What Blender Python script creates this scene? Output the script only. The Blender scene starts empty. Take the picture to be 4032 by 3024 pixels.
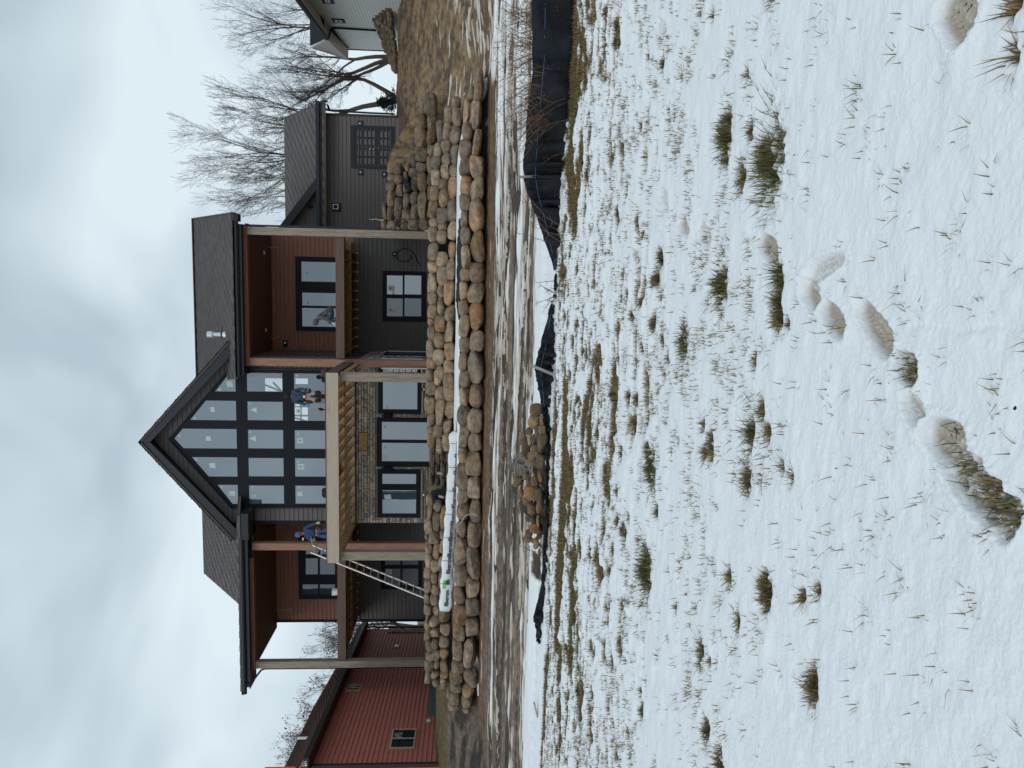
import bpy, bmesh, math, random
import numpy as np
from mathutils import Vector, Matrix
from mathutils.geometry import tessellate_polygon
sc = bpy.context.scene
R = math.radians
rnd = random.Random(7)
# ---------------------------------------------------------------- camera
# the photograph was taken with the phone turned: world up points to the left of the picture
F = 3028.0; EYE = 1.6
psi, pit, rho = R(7), R(3.8), .014
vf = np.array([-math.sin(psi)*math.cos(pit), math.cos(psi)*math.cos(pit), -math.sin(pit)])
_r = np.array([math.cos(psi), math.sin(psi), 0.]); _u = np.cross(_r, vf)
vR = _r*math.cos(rho)+_u*math.sin(rho); vU = _u*math.cos(rho)-_r*math.sin(rho)
cam = bpy.data.cameras.new('camera'); co = bpy.data.objects.new('camera', cam)
sc.collection.objects.link(co); sc.camera = co
cam.sensor_width = 36; cam.lens = F/4032*36; cam.clip_end = 1500; cam.clip_start = .05
M = Matrix.Identity(4)
for i in range(3):
    M[i][0] = -vU[i]; M[i][1] = vR[i]; M[i][2] = -vf[i]
M[2][3] = EYE
co.matrix_world = M
# ---------------------------------------------------------------- sky and sun (overcast)
w = bpy.data.worlds.new('World'); sc.world = w; w.use_nodes = True
nt = w.node_tree; N = nt.nodes; L = nt.links; N.clear()
out = N.new('ShaderNodeOutputWorld'); bg = N.new('ShaderNodeBackground'); bg2 = N.new('ShaderNodeBackground')
sky = N.new('ShaderNodeTexSky'); sky.sky_type = 'NISHITA'; sky.sun_disc = False
SE, SR = R(38), R(150)
sky.sun_elevation = SE; sky.sun_rotation = SR
bg.inputs[1].default_value = .07; L.new(sky.outputs[0], bg.inputs[0])
tc = N.new('ShaderNodeTexCoord'); mp = N.new('ShaderNodeMapping'); mp.inputs['Scale'].default_value = (1, 1, 1.7)
mp.inputs['Location'].default_value = (.35, .2, .1)
L.new(tc.outputs['Generated'], mp.inputs[0])
n1 = N.new('ShaderNodeTexNoise'); n1.inputs['Scale'].default_value = 2.9; n1.inputs['Detail'].default_value = 3; n1.inputs['Roughness'].default_value = .45
n1.inputs['Distortion'].default_value = .5
L.new(mp.outputs[0], n1.inputs['Vector'])
cr = N.new('ShaderNodeValToRGB'); e = cr.color_ramp.elements
e[0].position = .39; e[0].color = (.50, .605, .685, 1)
e[1].position = .63; e[1].color = (.79, .905, .965, 1)
m_ = e.new(.5); m_.color = (.62, .735, .81, 1)
L.new(n1.outputs[0], cr.inputs[0]); L.new(cr.outputs[0], bg2.inputs[0]); bg2.inputs[1].default_value = 1.0
mx = N.new('ShaderNodeMixShader'); mx.inputs[0].default_value = .93
L.new(bg.outputs[0], mx.inputs[1]); L.new(bg2.outputs[0], mx.inputs[2]); L.new(mx.outputs[0], out.inputs[0])
sl = bpy.data.lights.new('sun', 'SUN'); sl.energy = .8; sl.angle = R(25); sl.color = (1, .97, .93)
so = bpy.data.objects.new('sun', sl); sc.collection.objects.link(so)
so.rotation_euler = (R(90)-SE, 0, R(-25))
sc.view_settings.view_transform = 'Standard'; sc.view_settings.look = 'None'; sc.view_settings.gamma = 1
sc.view_settings.exposure = 0
try: sc.view_settings.use_curve_mapping = False
except Exception: pass
sc.cycles.max_bounces = 6; sc.cycles.transparent_max_bounces = 12

# ---------------------------------------------------------------- helpers
def ray(X, Y): return vf+vR*(1512-Y)/F+vU*(2016-X)/F      # X, Y: pixel in the 4032 x 3024 photograph
O3 = np.array([0, 0, EYE])
def PY(X, Y, y):
    d = ray(X, Y); return O3+d*y/d[1]
def PX(X, Y, x):
    d = ray(X, Y); return O3+d*x/d[0]
def PN(X, Y, p, n):
    d = ray(X, Y); p = np.array(p, float); n = np.array(n, float); return O3+d*((p-O3)@n)/(d@n)
def proj(P):
    P = np.array(P)-O3; d = P@vf; return 2016-F*(P@vU)/d, 1512-F*(P@vR)/d
def smooth(a, b, x):
    t = np.clip((np.asarray(x, float)-a)/(b-a), 0, 1); return t*t*(3-2*t)
_G = [np.random.RandomState(s).rand(256, 256) for s in range(6)]
def vn(x, y, s=0):
    x = np.asarray(x, float); y = np.asarray(y, float); g = _G[s % 6]
    xi = np.floor(x).astype(int); yi = np.floor(y).astype(int); fx = x-xi; fy = y-yi
    fx = fx*fx*(3-2*fx); fy = fy*fy*(3-2*fy); a = xi & 255; b = yi & 255; a1 = (a+1) & 255; b1 = (b+1) & 255
    return (g[a, b]*(1-fx)+g[a1, b]*fx)*(1-fy)+(g[a, b1]*(1-fx)+g[a1, b1]*fx)*fy
def fbm(x, y, o=3, s=0):
    v = 0; a = 1; t = 0
    for i in range(o):
        v = v+a*vn(x*2**i+17.3*i, y*2**i+5.1*i, s+i); t += a; a *= .5
    return v/t
col = sc.collection
class MB:
    def __init__(s): s.v = []; s.f = []; s.c = []; s.cc = None
    def color(s, c): s.cc = tuple(c)
    def add(s, vs, fs):
        b = len(s.v); s.v += [tuple(map(float, p)) for p in vs]
        for f in fs: s.f.append([b+i for i in f]); s.c.append(s.cc)
        return s
    def box(s, x0, x1, y0, y1, z0, z1):
        if x0 > x1: x0, x1 = x1, x0
        if y0 > y1: y0, y1 = y1, y0
        if z0 > z1: z0, z1 = z1, z0
        return s.add([(x0,y0,z0),(x1,y0,z0),(x1,y1,z0),(x0,y1,z0),(x0,y0,z1),(x1,y0,z1),(x1,y1,z1),(x0,y1,z1)],
              [(0,3,2,1),(4,5,6,7),(0,1,5,4),(1,2,6,5),(2,3,7,6),(3,0,4,7)])
    def beam(s, a, b, w, h, up=(0, 0, 1)):
        a, b = Vector(a), Vector(b); d = (b-a).normalized(); u = Vector(up)
        sd = d.cross(u)
        if sd.length < 1e-4: sd = d.cross(Vector((0, 1, 0)))
        sd.normalize(); u = sd.cross(d).normalized()
        vs = [p+sd*i*w/2+u*j*h/2 for p in (a, b) for i, j in ((-1,-1),(1,-1),(1,1),(-1,1))]
        return s.add(vs, [(0,1,2,3)[::-1],(4,5,6,7),(0,1,5,4),(1,2,6,5),(2,3,7,6),(3,0,4,7)])
    def prism(s, poly, dv):           # polygon loop swept by the vector dv
        n = len(poly); P = [Vector(p) for p in poly]; dv = Vector(dv)
        return s.add(P+[p+dv for p in P], [list(range(n))[::-1], [n+i for i in range(n)]]+[(i, (i+1) % n, n+(i+1) % n, n+i) for i in range(n)])
    def plate(s, outer, holes, dv):   # loops of 3-D points, holes cut right through
        loops = [[Vector(p) for p in l] for l in [outer]+list(holes)]
        dv = Vector(dv); flat = [p for l in loops for p in l]; n = len(flat)
        tri = tessellate_polygon(loops)
        fs = [tuple(t) for t in tri]+[tuple(n+i for i in t) for t in tri]
        o = 0
        for l in loops:
            k = len(l)
            for i in range(k): fs.append((o+i, o+(i+1) % k, n+o+(i+1) % k, n+o+i))
            o += k
        return s.add(flat+[p+dv for p in flat], fs)
    def tube(s, pts, rad, n=6, cap=True):
        P = [Vector(p) for p in pts]; m = len(P)
        if not hasattr(rad, '__len__'): rad = [rad]*m
        d0 = (P[1]-P[0]).normalized(); u = d0.orthogonal().normalized(); vs = []
        for i in range(m):
            d = (P[min(i+1, m-1)]-P[max(i-1, 0)]).normalized()
            u = (u-d*u.dot(d));
            if u.length < 1e-5: u = d.orthogonal()
            u.normalize(); w_ = d.cross(u)
            for k in range(n):
                a = 2*math.pi*k/n; vs.append(P[i]+(u*math.cos(a)+w_*math.sin(a))*rad[i])
        fs = [(i*n+k, i*n+(k+1) % n, (i+1)*n+(k+1) % n, (i+1)*n+k) for i in range(m-1) for k in range(n)]
        if cap: fs += [list(range(n))[::-1], [(m-1)*n+k for k in range(n)]]
        return s.add(vs, fs)
    def lathe(s, c, prof, n=16, ax=(0, 0, 1)):
        ax = Vector(ax).normalized(); c = Vector(c)
        return s.tube([c+ax*h for h, r in prof], [r for h, r in prof], n)
    def build(s, name, mat, parent=None, smoothf=False, bevel=0):
        me = bpy.data.meshes.new(name); me.from_pydata(s.v, [], s.f)
        if any(c is not None for c in s.c):
            a = me.color_attributes.new('col', 'FLOAT_COLOR', 'CORNER'); arr = []
            for f, c in zip(s.f, s.c):
                c = c or (.5, .5, .5); arr += [c[0], c[1], c[2], 1.]*len(f)
            a.data.foreach_set('color', arr)
        bm = bmesh.new(); bm.from_mesh(me); bmesh.ops.recalc_face_normals(bm, faces=bm.faces[:]); bm.to_mesh(me); bm.free()
        if smoothf: me.polygons.foreach_set('use_smooth', [True]*len(me.polygons))
        me.materials.append(mat)
        o = bpy.data.objects.new(name, me); col.objects.link(o)
        if bevel:
            b = o.modifiers.new('b', 'BEVEL'); b.width = bevel; b.segments = 2; b.limit_method = 'ANGLE'
        if parent is not None: adopt(o, parent)
        return o
def adopt(o, parent):
    o.parent = parent
    if parent.type == 'EMPTY': o.matrix_parent_inverse = Matrix.Translation(parent.location).inverted()
def tag(o, label=None, cat=None, group=None, kind=None):
    for k, v in (('label', label), ('category', cat), ('group', group), ('kind', kind)):
        if v: o[k] = v
    return o
def thing(name, loc, label, cat, group=None):
    o = bpy.data.objects.new(name, None); o.location = loc; o.empty_display_size = .2; col.objects.link(o)
    return tag(o, label, cat, group)

# ---------------------------------------------------------------- materials
def mat(name, c, rough=.8, var=.15, vscale=3., stretch=(1, 1, 1), bump=0., bscale=20., attr=False, spec=.3, metal=0., c2=None, detail=4., fine=0., coords='Object'):
    m = bpy.data.materials.new(name); m.use_nodes = True; t = m.node_tree; n = t.nodes; l = t.links
    b = n['Principled BSDF']; b.inputs['Roughness'].default_value = rough; b.inputs['Metallic'].default_value = metal
    b.inputs['Specular IOR Level'].default_value = spec
    tc = n.new('ShaderNodeTexCoord'); mp = n.new('ShaderNodeMapping'); mp.inputs['Scale'].default_value = stretch
    l.new(tc.outputs[coords], mp.inputs[0])
    nz = n.new('ShaderNodeTexNoise'); nz.inputs['Scale'].default_value = vscale; nz.inputs['Detail'].default_value = detail; nz.inputs['Roughness'].default_value = .6
    l.new(mp.outputs[0], nz.inputs['Vector'])
    base = None
    if attr:
        a = n.new('ShaderNodeAttribute'); a.attribute_name = 'col'; base = a.outputs['Color']
    else:
        r = n.new('ShaderNodeRGB'); r.outputs[0].default_value = (*c, 1); base = r.outputs[0]
    if c2:
        mx = n.new('ShaderNodeMix'); mx.data_type = 'RGBA'; rp = n.new('ShaderNodeValToRGB')
        rp.color_ramp.elements[0].position = .42; rp.color_ramp.elements[1].position = .6
        l.new(nz.outputs[0], rp.inputs[0]); l.new(rp.outputs[0], mx.inputs[0]); l.new(base, mx.inputs[6]); mx.inputs[7].default_value = (*c2, 1)
        base = mx.outputs[2]
    mr = n.new('ShaderNodeMapRange'); mr.inputs[1].default_value = .25; mr.inputs[2].default_value = .75
    mr.inputs[3].default_value = 1-var; mr.inputs[4].default_value = 1+var
    l.new(nz.outputs[0], mr.inputs[0])
    hs = n.new('ShaderNodeVectorMath'); hs.operation = 'SCALE'; l.new(base, hs.inputs[0]); l.new(mr.outputs[0], hs.inputs['Scale'])
    l.new(hs.outputs[0], b.inputs['Base Color'])
    if bump:
        nb = n.new('ShaderNodeTexNoise'); nb.inputs['Scale'].default_value = bscale; nb.inputs['Detail'].default_value = 5
        l.new(mp.outputs[0], nb.inputs['Vector'])
        bp = n.new('ShaderNodeBump'); bp.inputs['Strength'].default_value = bump; bp.inputs['Distance'].default_value = .05
        l.new(nb.outputs[0], bp.inputs['Height']); l.new(bp.outputs[0], b.inputs['Normal'])
    return m
def glass(name, dark, refl, see=0.):
    m = bpy.data.materials.new(name); m.use_nodes = True; t = m.node_tree; n = t.nodes; l = t.links; n.clear()
    o = n.new('ShaderNodeOutputMaterial'); g = n.new('ShaderNodeBsdfGlossy'); g.inputs['Roughness'].default_value = .01
    g.inputs['Color'].default_value = (.93, .97, 1, 1)
    d = n.new('ShaderNodeBsdfDiffuse'); d.inputs[0].default_value = (*dark, 1)
    nz = n.new('ShaderNodeTexNoise'); nz.inputs['Scale'].default_value = .9; tc = n.new('ShaderNodeTexCoord'); l.new(tc.outputs['Object'], nz.inputs['Vector'])
    bp = n.new('ShaderNodeBump'); bp.inputs['Strength'].default_value = .05; bp.inputs['Distance'].default_value = .1; l.new(nz.outputs[0], bp.inputs['Height']); l.new(bp.outputs[0], g.inputs['Normal'])
    body = d.outputs[0]
    if see:
        tr = n.new('ShaderNodeBsdfTransparent'); tr.inputs[0].default_value = (.8, .86, .9, 1); mm = n.new('ShaderNodeMixShader'); mm.inputs[0].default_value = see
        l.new(d.outputs[0], mm.inputs[1]); l.new(tr.outputs[0], mm.inputs[2]); body = mm.outputs[0]
    m2 = n.new('ShaderNodeMixShader'); m2.inputs[0].default_value = refl; l.new(body, m2.inputs[1]); l.new(g.outputs[0], m2.inputs[2])
    l.new(m2.outputs[0], o.inputs[0]); return m
WHITE = (.8, .8, .8)
MT = dict(
 siding=mat('dark_siding', (.155, .136, .13), .75, .18, 2.2, (1, 1, 6), .25, 30, c2=(.13, .115, .112)),
 siding_low=mat('charcoal_siding', (.115, .105, .10), .75, .15, 2.2, (1, 1, 6), .2, 30),
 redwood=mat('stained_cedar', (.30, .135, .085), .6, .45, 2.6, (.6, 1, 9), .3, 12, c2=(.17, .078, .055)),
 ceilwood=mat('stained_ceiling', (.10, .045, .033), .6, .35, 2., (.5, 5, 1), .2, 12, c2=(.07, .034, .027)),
 cedarbeam=mat('cedar_beam', (.22, .085, .05), .7, .3, 2.5, (1, 4, 4), .2, 14),
 frame=mat('black_frame', (.009, .011, .015), .55, .1, 3, spec=.15),
 metal=mat('black_aluminium', (.019, .022, .029), .45, .12, 4, spec=.3),
 trim=mat('dark_trim', (.035, .035, .038), .6, .1, 3),
 shingle=mat('asphalt_shingle', (.10, .085, .078), .95, .12, 30, attr=True, spec=.1),
 postgrey=mat('weathered_fir', (.42, .36, .29), .8, .4, 3, (9, 9, .5), .4, 30, c2=(.21, .17, .13)),
 postpink=mat('pink_fir', (.42, .24, .17), .75, .35, 2.5, (9, 9, .7), .3, 30, c2=(.24, .12, .08)),
 rim=mat('treated_rim', (.57, .49, .39), .8, .35, 2.2, (.6, 5, 7), .3, 25, c2=(.40, .33, .25)),
 joist=mat('treated_joist', (.46, .32, .18), .8, .4, 2., (4, .8, 5), .3, 20, c2=(.27, .17, .085)),
 stainbeam=mat('brown_beam', (.13, .085, .07), .7, .25, 2.5, (.5, 4, 7), .2, 20),
 orangeply=mat('orange_decking', (.40, .23, .10), .75, .35, 3., (3, 1, 1), .1, 15),
 stone=mat('ledge_stone', (.2, .2, .2), .9, .3, 9, bump=.6, bscale=25, attr=True),
 mortar=mat('mortar', (.17, .15, .13), .95, .2, 9),
 boulder=mat('boulder_stone', (.2, .2, .2), .85, .5, 7, bump=1.0, bscale=11, attr=True, detail=8),
 rock=mat('clay_rock', (.2, .2, .2), .9, .35, 6, bump=.6, bscale=16, attr=True),
 soil=mat('soil', (.2, .2, .2), .9, .6, 6, bump=1.0, bscale=9, attr=True, detail=8),
 snow=mat('snow', (.85, .87, .89), .6, .02, 2, bump=.25, bscale=60, attr=True, spec=.3),
 grass=mat('grass', (.2, .2, .2), .8, .2, 30, attr=True),
 bark=mat('bark', (.095, .078, .068), .9, .3, 6, bump=.4, bscale=20),
 twig=mat('twig', (.075, .06, .055), .9, .2, 6),
 leaf=mat('dead_leaf', (.16, .085, .045), .9, .3, 6),
 red=mat('red_siding', (.46, .15, .115), .7, .12, 1.5, (1, 1, 4), .15, 25, c2=(.40, .13, .10)),
 orange=mat('orange_siding', (.55, .13, .05), .7, .12, 1.5),  # orange-red front wall, the brighter light on it put into the colour
 redroof=mat('brown_shingle', (.12, .07, .06), .9, .3, 7, bump=.3, bscale=50, attr=True),
 brown=mat('brown_trim', (.03, .022, .02), .6, .2, 5),
 tan=mat('tan_frame', (.42, .34, .22), .6, .1, 5),
 white=mat('white_siding', (.70, .73, .72), .6, .04, 3),
 cream=mat('cream_soffit', (.47, .46, .42), .6, .05, 3),
 concrete=mat('painted_foundation', (.10, .125, .135), .85, .15, 3),
 galv=mat('galvanised', (.62, .68, .70), .4, .1, 6, spec=.5, metal=.3),
 alu=mat('aluminium', (.58, .58, .57), .45, .1, 8, metal=.5),
 plastic=mat('white_plastic', (.75, .76, .77), .45, .04, 6),
 wrap=mat('white_wrap', (.72, .75, .77), .45, .06, 5, bump=.5, bscale=7),
 ink=mat('black_ink', (.03, .03, .03), .6, .1, 6),
 green=mat('green_marker', (.10, .75, .12), .6, .1, 6),
 fabric=mat('black_geotextile', (.012, .014, .018), .7, .3, 4, bump=.5, bscale=10, spec=.25),
 blue=mat('blue_cord', (.08, .18, .38), .6, .1, 6),
 stake=mat('grey_stake', (.33, .31, .29), .9, .3, 3, (8, 8, 1), .3, 20),
 weed=mat('dry_stalk', (.19, .115, .07), .9, .3, 8),
 lampglow=mat('lamp', (.8, .8, .75), .5, .02, 5),
 sticker=mat('paper_sticker', (.55, .62, .62), .7, .04, 5),
 stickergreen=mat('sticker_print', (.12, .25, .2), .7, .1, 20),
 stickergrey=mat('faint_sticker', (.33, .42, .47), .7, .05, 5),
 yellow=mat('yellow_paper', (.75, .6, .12), .7, .05, 5),
 interior=mat('interior_wall', (.12, .14, .16), .9, .1, 2),
 steps=mat('dark_ledgerock', (.075, .065, .058), .9, .4, 5, bump=.7, bscale=18),
 skin=mat('skin', (.38, .19, .14), .6, .08, 10),
 denim=mat('denim', (.07, .11, .19), .85, .3, 12, bump=.3, bscale=30),
 navy=mat('navy_jacket', (.045, .06, .105), .8, .35, 9, bump=.4, bscale=20),
 bluecoat=mat('blue_jacket', (.03, .065, .15), .75, .35, 9, bump=.4, bscale=20),
 greycoat=mat('grey_jacket', (.115, .10, .105), .85, .25, 9, bump=.4, bscale=20),
 khaki=mat('khaki_trousers', (.34, .28, .26), .85, .25, 9, bump=.4, bscale=20),
 black=mat('black_cloth', (.018, .018, .022), .85, .2, 9),
 leather=mat('brown_leather', (.06, .035, .028), .6, .3, 9),
 bluecap=mat('blue_knit', (.08, .15, .28), .9, .3, 14),
 gloveblue=mat('blue_glove', (.01, .22, .5), .6, .1, 9),
 glovegreen=mat('green_glove', (.45, .6, .35), .6, .1, 9),
 glovewhite=mat('white_glove', (.75, .77, .8), .7, .05, 9),
)
MT['pane'] = glass('window_glass', (.05, .09, .13), .24)
MT['pane_blind'] = glass('window_glass_blind', (.17, .22, .27), .08)  # pale sky reflection painted into the diffuse colour, mirror part kept low
MT['pane_dark'] = glass('window_glass_dark', (.03, .045, .06), .12)
MT['pane_see'] = glass('window_glass_clear', (.06, .09, .12), .22, .75)
MT['pane_old'] = glass('window_glass_screened', (.015, .02, .025), .05)
# ---------------------------------------------------------------- terrain
def slopeline(y): return 1.05+.186*(y-20)
def bl(x, a, b, va, vb): return va+(vb-va)*smooth(a, b, x)
def height(x, y):
    x = np.asarray(x, float); y = np.asarray(y, float)
    S = slopeline(y)
    base = np.interp(y, [0, 12.4, 19.9], [0, .02, .97])
    T1 = bl(x, 3.2, 6.2, 1.62, 1.12); T1b = bl(x, 3.2, 6.4, 1.76, 1.36)
    T2 = bl(x, 3.0, 5.6, 2.47, 1.50); T2b = bl(x, 3.6, 7.0, 2.62, 2.16)
    lowl = 2.5; T3 = np.where(x < 2.3, lowl, bl(x, 3.9, 7.5, 4.15, 2.35)); T4 = np.where(x < 2.3, lowl, 4.9)
    # left of the walls the mud climbs smoothly
    lf = 1-smooth(-13.3, -12.1, x)
    lf2 = 1-smooth(-11.6, -10.6, x)
    o1 = .9*(1-smooth(-11.8, -8.0, x))+.5*smooth(3.6, 6.0, x); o2 = .7*(1-smooth(-11.6, -9.0, x))+.5*smooth(3.4, 5.6, x)
    yb = [19.9+o1, 20.22+o1, 20.55+o1, 21.85+o2, 22.25+o2, 22.55+o2, 25.9+0*x, 26.15+0*x, 26.5+0*x, 38+0*x, 60+0*x, 200+0*x]
    sz = smooth(-6.15, -5.95, x)*(1-smooth(-4.85, -4.65, x)); ramp = np.interp(y, [20, 22.1, 23.9], [1.6, 1.7, 2.5])
    vals = [np.full_like(x, .97), np.full_like(x, 1.02), T1, T1b, T1b+.03, T2, T2b, T2b+.03, T3, T4, T4+.9*(x > 2.3), T4+1.5]
    z = base.copy()
    for i in range(len(yb)-1):
        m = (y >= yb[i]) & (y < yb[i+1]) if i < len(yb)-2 else (y >= yb[i])
        t = np.clip((y-yb[i])/(yb[i+1]-yb[i]), 0, 1); z = np.where(m, vals[i]+(vals[i+1]-vals[i])*t, z)
    z = np.where((y > 21.5) & (y < 23.9), z*(1-sz)+np.minimum(z, ramp)*sz, z)
    zl = np.interp(y, [0, 12.4, 19.9, 22.6, 25, 40, 60, 200], [0, .02, 1.05, 1.95, 2.3, 2.5, 3.2, 5.])
    z = z*(1-lf)+zl*lf
    rt = smooth(6.0, 7.6, x)*smooth(18, 20.5, y)*(1-smooth(40, 46, y))
    z = z*(1-rt)+S*rt
    z = z+.08*(fbm(x*.25, y*.25, 2, 1)-.5)*smooth(3, 9, y)*(y < 19.8)
    mid = smooth(12.6, 13.4, y)*(1-smooth(19.4, 19.9, y))
    z = z+mid*.09*(fbm(x*.18+3, (y+.18*np.sin(x*.4))*2.6, 3, 2)-.5)
    rut = np.abs(((y+.12*np.sin(x*.5)-14.3) % 1.9)-.95)
    z = z-mid*.05*(1-smooth(.12, .24, rut))*(.5+.5*(np.sin(x*22) > 0))
    hill = smooth(5, 8, x)*smooth(19, 22, y)
    z = z+hill*.22*(fbm(x*.6, y*.6, 4, 3)-.5)+hill*.10*(fbm(x*2.5, y*2.5, 3, 1)-.5)
    return z
def hz(x, y): return float(height(np.array([x]), np.array([y]))[0])
def ground_hit(X, Y, off=0.):
    d = ray(X, Y); lo = 1.; 
    for i in range(4000):
        lo += .02; p = O3+d*lo
        if p[2] <= hz(p[0], p[1])+off: break
        if lo > 70: break
    return p
def grid_rows():
    ys = [.6]
    while ys[-1] < 12.2: ys.append(ys[-1]+min(max(ys[-1]**2/1300, .004), .045))
    while ys[-1] < 20.5: ys.append(ys[-1]+.04)
    while ys[-1] < 40: ys.append(ys[-1]+.12)
    while ys[-1] < 70: ys.append(ys[-1]+1)
    return np.array(ys)
def mk_grid(name, ys, us, zf, mat_, colf, keep=None):
    Yg, Ug = np.meshgrid(ys, us, indexing='ij'); Xg = Ug*(Yg+1.6)
    Z, aux = zf(Xg, Yg); nr, nc = Z.shape
    co_ = np.stack([Xg, Yg, Z], -1).reshape(-1, 3)
    idx = np.arange(nr*nc).reshape(nr, nc)
    q = np.stack([idx[:-1, :-1], idx[:-1, 1:], idx[1:, 1:], idx[1:, :-1]], -1).reshape(-1, 4)
    if keep is not None:
        k = keep(aux).reshape(-1)[q].any(1); q = q[k]
        used = np.unique(q); rm = np.full(nr*nc, -1); rm[used] = np.arange(len(used)); q = rm[q]; co_ = co_[used]
    else: used = slice(None)
    me = bpy.data.meshes.new(name); me.vertices.add(len(co_)); me.vertices.foreach_set('co', co_.reshape(-1))
    me.loops.add(q.size); me.loops.foreach_set('vertex_index', q.reshape(-1).astype(np.int32))
    me.polygons.add(len(q)); me.polygons.foreach_set('loop_start', np.arange(0, q.size, 4, dtype=np.int32))
    me.polygons.foreach_set('loop_total', np.full(len(q), 4, dtype=np.int32)); me.polygons.foreach_set('use_smooth', np.ones(len(q), bool))
    me.update(calc_edges=True)
    C = colf(Xg, Yg, aux).reshape(-1, 3)[used]
    a = me.color_attributes.new('col', 'FLOAT_COLOR', 'POINT'); a.data.foreach_set('color', np.concatenate([C, np.ones((len(C), 1))], 1).reshape(-1))
    me.materials.append(mat_); o = bpy.data.objects.new(name, me); col.objects.link(o); return o
def lerp3(a, b, t): return a*(1-t[..., None])+b*t[..., None]
def soil_col(x, y, aux):
    A = lambda *c: np.array(c, float)
    n = fbm(x*1.3, y*1.3, 4, 0); n2 = fbm(x*.5+9, y*.5, 3, 2)
    near = lerp3(A(.085, .062, .032), A(.15, .11, .055), n)
    mud = lerp3(A(.052, .038, .03), A(.185, .14, .105), smooth(.36, .62, fbm(x*.25, y*3.5, 4, 1)))*(.7+.6*fbm(x*5, y*9, 3, 2))[..., None]
    c = lerp3(near, mud, smooth(12.3, 12.9, y))
    reds = lerp3(A(.10, .058, .032), A(.17, .105, .06), n)
    c = lerp3(c, reds, smooth(18.9, 19.6, y+.5*n2)*(1-.0*x))
    hill = lerp3(A(.085, .055, .032), A(.25, .165, .09), smooth(.36, .62, n*.4+.6*fbm(x*5, y*2.4, 4, 1)))
    c = lerp3(c, hill, smooth(20.5, 23, y))
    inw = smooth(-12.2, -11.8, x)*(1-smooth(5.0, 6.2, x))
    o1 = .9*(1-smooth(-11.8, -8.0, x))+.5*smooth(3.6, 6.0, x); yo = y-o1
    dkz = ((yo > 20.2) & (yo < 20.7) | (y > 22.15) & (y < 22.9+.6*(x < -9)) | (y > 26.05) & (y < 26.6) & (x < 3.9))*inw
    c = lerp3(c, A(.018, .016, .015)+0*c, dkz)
    leftmud = lerp3(A(.035, .03, .027), A(.15, .115, .09), smooth(.36, .64, fbm(x*1.2, y*2.2, 5, 1)))
    lm = (1-smooth(-12.4, -11.4, x))*smooth(18, 19.5, y)
    c = lerp3(c, leftmud, lm)
    gr = lerp3(A(.085, .072, .026), A(.13, .10, .05), fbm(x*3, y*3, 3, 4))
    c = lerp3(c, gr, (1-smooth(-12.4, -11.6, x))*smooth(22.2, 22.7, y+.2*n2))
    return c
# footprints: (X0, Y0, X1, Y1, width, depth)
PRINTS = [(3165,1120,3235,1190,.13,.052),(3375,1185,3525,1400,.125,.05),(3645,1690,3815,1790,.15,.053),(3740,1810,3900,1950,.16,.06),(3850,1900,3960,2030,.15,.06),(3940,1990,4010,2070,.14,.06),
          (2672,870,2722,918,.12,.045),(2988,945,3066,1000,.12,.052),(3705,10,3825,130,.14,.053),(2582,80,2622,130,.12,.03),(2590,750,2640,800,.12,.035),(2545,935,2550,985,.12,.035),(2750,880,2800,960,.13,.035),
          (3235,1190,3330,1310,.12,.052),(3535,1410,3620,1495,.12,.06),(3560,1540,3640,1660,.10,.040),(3330,1010,3180,1090,.10,.036)]
def flat_hit(X, Y):
    d = ray(X, Y); return O3+d*((.05-EYE)/d[2])
CLUMPS = [(3030,650,.24,1),(2850,540,.16,1),(2835,1120,.16,1),(2690,1345,.14,1),(2560,1850,.17,1),(2540,2250,.21,1),(2950,1700,.10,1),(3060,1080,.08,1),(3990,215,.05,0),(3990,15,.05,0),
          (3050,1180,.08,0),(3060,1260,.08,0),(2920,690,.10,0),(2955,520,.07,0),(2800,1750,.09,0),(3010,2340,.09,0),(3190,2700,.10,0),(2935,1880,.1,1),(2780,2880,.1,1),(2830,3005,.12,1),(2760,2560,.1,0)]
CW = [(flat_hit(a, b), r*(1 if i < 6 else .8), g) for i, (a, b, r, g) in enumerate(CLUMPS)]
_q = np.random.RandomState(12)
for _ in range(250):
    yy_ = 3.1+7.6*_q.rand()**1.1; xx_ = (_q.rand()*1.12-.66)*yy_+.25*_q.randn()
    if fbm(np.array([xx_*.9+4]), np.array([yy_*1.6]), 2, 2)[0] < .47+.10*(yy_ < 4.5): continue
    CW.append((np.array([xx_, yy_, .05]), .016+.032*_q.rand()**1.8+.003*yy_, int(_q.rand() < .35)))
def bare(x, y):
    """places where the grass shows through the snow"""
    a = fbm(x*1.1+2.2, y*2.2, 3, 0); b = fbm(x*5.2, y*9.5, 3, 3)
    return a, b
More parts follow.
